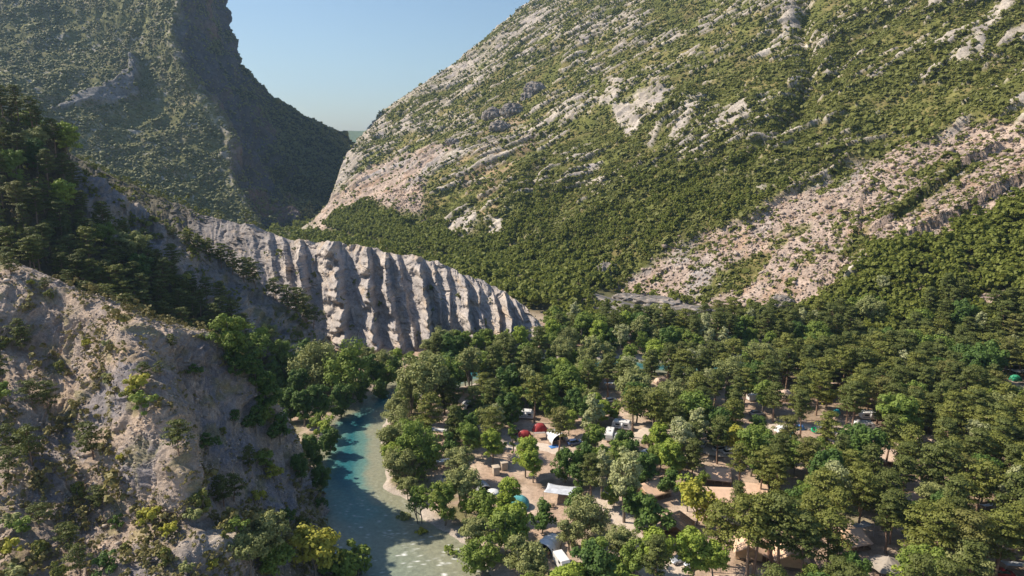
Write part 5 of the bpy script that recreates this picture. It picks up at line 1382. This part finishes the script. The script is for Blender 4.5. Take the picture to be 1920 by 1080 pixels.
# pines on the crest of the second ridge and of the fluted cliff
for (u, v, h_) in [(372,478,7),(392,488,7),(415,500,8),(436,514,8),(458,528,8.5),(478,540,9),(498,552,9),(518,565,8.5),(540,582,9),(556,590,10),(575,604,9.5),(590,618,8),(350,462,5),(325,448,4),(530,560,8),(470,520,7)]:
    put('scrubpine', random.randrange(4), u, v, h_, 'ridge', ['second_ridge_slope'])
for (u, v, h_) in [(245,350,4),(300,372,4.5),(355,393,3.5),(440,412,5),(462,416,6),(486,424,5.5),(505,428,6.5),(528,438,6),(545,444,6),(575,449,4),(410,408,4),(225,338,3)]:
    put('scrubpine', random.randrange(4), u, v + 3, h_, 'cliff', ['badlands_cliff'])
for (u, v, h_) in [(620,500,2),(590,520,2.5),(690,560,2.5),(712,575,2.5),(565,560,4),(808,545,2.5),(860,560,2.5)]:
    put('bush', 2, u, v, h_, 'cliff', ['badlands_cliff'])
# dark pine wood on the second ridge
P2 = TERR['second_ridge_slope'][0]
uu, vv = proj(P2)
wood_poly = [(-60,170),(0,195),(60,225),(135,280),(128,340),(175,430),(250,470),(330,520),(420,590),(520,690),(560,760),(450,730),(250,660),(0,640),(-60,640)]
cand, i, j = sample_grid(P2, (polydist(uu, vv, wood_poly) > 0) * 1.0, 1500)
cand = cand[np.argsort(cand[:, 1])]
acc = []
for p in cand:
    u, v = proj(p)
    if v > 500 + (u * .35): continue
    if all((p[0] - q[0]) ** 2 + (p[1] - q[1]) ** 2 > 4.6 ** 2 for q in acc):
        acc.append(p)
        hh = random.uniform(8.5, 12.5)
        dark_ = u < 60 or v < 330
        srt = 'round' if random.random() < .12 else 'pine'
        plant(srt, random.choice([1, 3, 6, 4, 0, 5]), Vector(p) - Vector((0, 0, .3)), hh, 'slope wood')
print('slope wood', len(acc))
# sunlit row of pines standing at the back of the near spur
for (u, v, h_) in [(30,560,9),(75,590,9),(120,590,10),(165,600,10),(205,610,11),(240,600,11),(275,615,11),(310,628,10),(345,640,10),(385,655,10),(415,668,9),(180,560,11),(225,570,11),(150,545,10),(255,560,11),(300,585,10),(350,600,9),(60,520,10),(20,530,9)]:
    loc = hit(u, v, ['second_ridge_slope'])
    if loc: plant('pine', random.choice([0, 2, 5, 0, 3]), loc, h_, 'slope wood')

# ---- the rest of the camp woods, grown one tree at a time
def in_prot(u0, v0, u1, v1, y, slack):
    for (a0, b0, a1, b1, yy) in PROT:
        if y > yy + 3: continue                       # stands behind that thing
        if u1 - slack > a0 and u0 + slack < a1 and v1 > b0 + 2 and v0 < b0 + (b1 - b0) * .78: return True
    return False
# sunlit openings of the photo where the ground shows
for r_ in [(990,935,1012,990),(1040,938,1066,985),(1110,930,1135,970),(1140,935,1180,1000),(985,960,1004,1000),(1232,928,1290,958),(1005,1042,1040,1066),(880,792,905,830),(925,826,1020,842),(1060,842,1088,866),(1188,795,1225,818),(1484,786,1530,800),
           (735,905,764,945),(1425,935,1440,975),(1240,878,1300,892),(1170,1000,1190,1015),(1255,1050,1275,1062),(1480,880,1505,900),(1400,932,1430,945),(955,760,968,780),(1180,796,1200,810),(1050,738,1060,748),(1876,704,1900,724),(1000,852,1030,862),(870,815,900,850),(930,900,990,912),(1135,970,1170,985)]:
    PROT.append((*r_, PZ(0, r_[3], 0)[1]))
cands = []
xs = rng.uniform(-30, 280, 32000); ys = rng.uniform(84, 275, 32000)
rdv = river_field(xs, ys)
n_p = n_b = 0
pos = [(t[0], t[1], t[2]) for t in TREEPOS]
item_xy = [(i[1].x, i[1].y) for i in ITEMS]
rmb = TERR['right_mountain'][1]
for x_, y_, d_ in zip(xs, ys, rdv):
    if d_ < 2.0 or n_p + n_b > 900: continue
    u, v = proj(np.array([x_, y_, 0.0]))
    if u < 560 or u > 2300 or v > 1200: continue
    # river's far side near the cliff stays a narrow fringe
    left_side = (x_ < 0 and y_ > 225) 
    if polydist(np.array([u]), np.array([v]), [(700,905),(770,905),(785,1000),(860,1060),(960,1120),(960,1200),(700,1200)])[0] > 0: continue
    piney = sstep(1120, 1480, np.array([u]))[0] * .62 + (.15 if v > 700 else .22)
    kind = 'pine' if random.random() < piney else 'broad'
    if kind == 'pine': h_ = random.uniform(11.5, 16.0); srt = 'fir' if random.random() < .13 else 'pine'; k_ = random.randrange(7)
    else:
        srt = random.choices(['round', 'smallround', 'tall', 'willow', 'poplar'], [.66, .12, .09, .06, .07])[0]
        k_ = random.randrange(7); h_ = {'round': random.uniform(7.0, 14.0), 'smallround': random.uniform(5, 7.5), 'tall': random.uniform(12, 16), 'willow': random.uniform(9, 12), 'poplar': random.uniform(11, 15)}[srt]
    if d_ < 9 and srt == 'pine': continue
    pr = PR[srt][k_ % len(PR[srt])]; wd = pr['W'] * h_ / pr['H']
    if any((x_ - q[0]) ** 2 + (y_ - q[1]) ** 2 < (.5 * (wd + q[2]) * (.66 if kind == 'pine' else .62)) ** 2 for q in pos): continue
    if any((x_ - q[0]) ** 2 + (y_ - q[1]) ** 2 < 4.2 ** 2 for q in item_xy): continue
    tu, tv = proj(np.array([x_, y_, h_])); depth_ = math.hypot(y_, CAMZ)
    wpx = wd * .5 * F / depth_
    clear = .62 if srt == 'pine' else .95
    if 560 < u < 1030 and y_ > 195 and tv < 612 + 10 * random.random(): continue
    if in_prot(u - wpx, tv, u + wpx, v - (v - tv) * (.42 if srt == 'pine' else .12), y_, wpx * .25): continue
    if any(abs(x_ + .68 * h_ - q[0]) < 4.5 and abs(y_ - .15 * h_ - q[1]) < 3.2 for q in item_xy) and random.random() < .85: continue
    loc, _n, _i, _d = rmb.ray_cast(Vector((x_, y_, 900)), Vector((0, 0, -1)))
    g_ = drop(x_, y_, ['ground', 'right_mountain'])
    if g_ is None or g_.z > 16: continue
    pos.append((x_, y_, wd))
    if kind == 'pine': n_p += 1
    else: n_b += 1
    plant(srt, k_, g_ - Vector((0, 0, .1)), h_, 'camp')
# ---- of the pines the 300 that show largest stand alone, the rest are one mass
def apparent(d):
    u, v = proj(np.array(d['loc'])); 
    px = d['h'] * F / math.hypot(d['loc'].y, CAMZ)
    if 1970 <= u < 2320 and v - px < 1150: return .01
    if not (-50 < u < 1970) or v - px > 1085 or v < -30: return -1
    return px
for d in PLANTS: d['px'] = apparent(d); d['uv'] = proj(np.array(d['loc'] + Vector((0, 0, d['h'] * .6))))
PLANTS = [d for d in PLANTS if d['px'] > 0]
def mass(rest, name, label, cat, leaf, bark):
    forms = {}
    for d in rest: forms.setdefault(id(d['p']), []).append(d)
    Vs, Fs, Ts, Vt, Ft, o1, o2 = [], [], [], [], [], 0, 0
    for ds in forms.values():
        (tv, tf), (cv, cf, ct) = ds[0]['p']['raw']
        for d in ds:
            c_, s_ = math.cos(d['rot']), math.sin(d['rot'])
            Mx = np.array([[c_, s_, 0], [-s_, c_, 0], [0, 0, 1]]) * np.array([d['s'], d['s'], d['s']])[None]
            Vs.append(cv @ Mx + np.array(d['loc'])); Fs.append(cf + o1); o1 += len(cv); Ts.append(np.clip(ct * .6 + random.random() * .4, 0, 1))
            Vt.append(tv @ Mx + np.array(d['loc'])); Ft.append(tf + o2); o2 += len(tv)
    e = obj(name, make_mesh(name, np.concatenate(Vs), np.concatenate(Fs), {'tint': np.concatenate(Ts)}), leaf)
    tagit(e, label, cat, None, 'stuff')
    obj('trunks', make_mesh(name + '_trunks', np.concatenate(Vt), np.concatenate(Ft), None, True), bark, e)['kind'] = 'stuff'
for cat_, nm_, lb_, lf_, bk_ in (('pine tree', 'pine_wood', 'the smaller and farther pines that fill the woods behind the single ones', LEAF['deep olive'], M_PBARK), ('tree', 'broadleaf_wood', 'the smaller and farther leafy trees that fill the camp woods', LEAF['mid green'], M_BARK)):
    rest = sorted([d for d in PLANTS if CAT[d['sort']] == cat_], key=lambda d: -d['px'])[296:]
    if rest:
        ids = {id(d) for d in rest}; PLANTS = [d for d in PLANTS if id(d) not in ids]
        mass(rest, nm_, lb_, 'wood', lf_, bk_)
for d in PLANTS: grow(d)
print('plants', len(PLANTS), Counter(NAME[p['sort']] for p in PLANTS) if 'Counter' in globals() else '')

# ---- a label for every plant: its look, and where it stands next to something one can find
SIZES = {'camp': (8, 13), 'bank': (8, 13), 'spur': (3, 5), 'ridge': (5, 8.4), 'cliff': (3, 5), 'slope wood': (9, 11.5)}
NOUN = dict(pine='pine', fir='bushy conifer', round='leafy tree', willow='spreading willow', tall='tall bare stemmed tree', poplar='silvery poplar', column='slim columnar tree', smallround='small round tree', bush='bush', scrubpine='little pine')
GROUPS = {'camp': 'trees of the riverside camp', 'bank': 'trees of the far river bank', 'spur': 'bushes and small pines of the near spur', 'ridge': 'small pines along the second ridge', 'cliff': 'small plants on the fluted cliff', 'slope wood': 'pines of the dark slope wood'}
LM = {z: [] for z in GROUPS}
for nm, loc in ITEMS: LM['camp'].append((nm, proj(np.array([loc.x, loc.y, 1.0]))))
LM['camp'] += [(n_, (u, v)) for n_, u, v in [('the pebble beach', 745, 940), ('the river bend', 860, 715), ('the road below the scree', 1300, 605), ('the foot of the pink scree', 1450, 620), ('the bottom right corner', 1900, 1070), ('the bottom edge centre', 960, 1070),
   ('the right edge slope foot', 1880, 650), ('the dark tree by the right edge clearing', 1850, 690), ('the two bare stemmed pines', 1755, 900), ('the right edge wood', 1890, 850), ('the cypress by the camp track', 962, 830),
   ('the far river reach', 1150, 680), ('the right end of the far river', 1420, 680), ('the wood between scree and camp', 1620, 690), ('the rapids', 880, 1050), ('the tallest tree at the river', 800, 700), ('the lower right wood centre', 1620, 940), ('the right wood above the grey canopy', 1800, 1000)]]
LM['bank'] = [(n_, (u, v)) for n_, u, v in [('the bright bush over the water', 612, 790), ('the fluted cliff foot', 650, 640), ('the large pale willow', 625, 680), ('the mouth of the shaded ravine', 450, 650), ('the dark pool head', 730, 720), ('the near spur end', 590, 910), ('the deep shaded pool', 640, 830), ('the ridge foot', 560, 640)]]
LM['spur'] = [(n_, (u, v)) for n_, u, v in [('the round pine on the sunlit rib', 335, 820), ('the spur crest at the left edge', 0, 500), ('the spur crest hump', 260, 592), ('the bushy strip on the lit rib', 265, 740), ('the large pine pair at the left', 100, 740), ('the pale rock knob at the foot', 400, 1030), ('the bottom left corner', 20, 1060),
   ('the shaded bowl', 430, 780), ('the yellow tree at the bottom', 590, 1040), ('the water edge of the spur', 590, 950), ('the hollow at the lower left', 200, 930), ('the middle of the left edge', 10, 760), ('the sandy saddle', 200, 660), ('the ochre shrubs above the water', 480, 930), ('the crest end by the river', 540, 820), ('the edge left of the knob', 280, 1070)]]
LM['ridge'] = [('the top of the second ridge', (360, 450)), ('the lower end of the second ridge', (590, 610))]
LM['cliff'] = [('the left end of the fluted cliff crest', (230, 330)), ('the middle of the fluted cliff crest', (500, 420)), ('the big shaded flute', (660, 540))]
LM['slope wood'] = [(n_, (u, v)) for n_, u, v in [('the top left corner wood', 20, 200), ('the shale gully top', 130, 300), ('the wood edge against the shale', 230, 440), ('the near spur crest at left', 60, 520), ('the near spur hump', 260, 580), ('the left edge of the wood', 0, 380), ('the lower tip of the wood', 430, 640), ('the pale flat topped pine', 200, 470), ('the middle of the dark wood', 100, 420)]]
ORD = ['', 'second', 'third', 'fourth', 'fifth', 'sixth', 'seventh', 'eighth', 'ninth', 'tenth', 'eleventh', 'twelfth', 'thirteenth', 'fourteenth', 'fifteenth', 'sixteenth', 'seventeenth', 'eighteenth', 'nineteenth', 'twentieth']
buckets = {}
for d in PLANTS:
    u, v = d['uv']
    z = d['zone']
    nm, (a_, b_) = min(LM[z], key=lambda l: (l[1][0] - u) ** 2 + (1.4 * (l[1][1] - v)) ** 2)
    du, dv = u - a_, (v - b_) * 1.4
    dr = ('right of' if du > 0 else 'left of') if abs(du) > abs(dv) else ('below' if dv > 0 else 'above')
    lo, hi = SIZES[z]
    sz = 'short' if d['h'] < lo else ('tall' if d['h'] > hi else '')
    if d['sort'] in ('smallround', 'bush', 'tall', 'scrubpine', 'column'): sz = ''
    look = (sz + ' ' if sz else '') + d['look'] + ' ' + NOUN[d['sort']]
    buckets.setdefault((z, look, dr, nm), []).append((math.hypot(du, dv), d))
for (z, look, dr, nm), L_ in buckets.items():
    L_.sort(key=lambda t_: t_[0])
    for i, (_, d) in enumerate(L_):
        pos_ = ('' if len(L_) == 1 else ('nearest ' if i == 0 else ORD[i] + ' nearest '))
        lab = f"{look}, {pos_}{dr} {nm}"
        if len(lab.split()) > 16: lab = lab.replace('spreading ', '').replace('bare stemmed ', '').replace('bushy ', '').replace('small round', 'round').replace(' nearest', ' ')
        lab = ' '.join(lab.split())
        tagit(d['e'], lab, CAT[d['sort']], GROUPS[z])
# ================================================================== HAZE
HZ = 0.75e-4
V_, F_ = bx(-400, 1000, 300, 9800, 11000, 690)
hzv = V_.copy(); hzv[:, 2] = np.where(hzv[:, 2] < 300, GZ.min() - 12, 620)
hzo = obj('haze', make_mesh('haze', hzv, F_))
hm_ = bpy.data.materials.new('haze'); hm_.use_nodes = True
t = hm_.node_tree; t.nodes.clear()
o_ = t.nodes.new('ShaderNodeOutputMaterial'); pv = t.nodes.new('ShaderNodeVolumePrincipled')
pv.inputs['Color'].default_value = (.46, .70, 1.0, 1)
pv.inputs['Density'].default_value = HZ
pv.inputs['Anisotropy'].default_value = 0.3
t.links.new(pv.outputs[0], o_.inputs['Volume'])
hzo.data.materials.append(hm_)
tagit(hzo, 'thin blue summer haze between the mountains', 'haze', None, 'stuff')
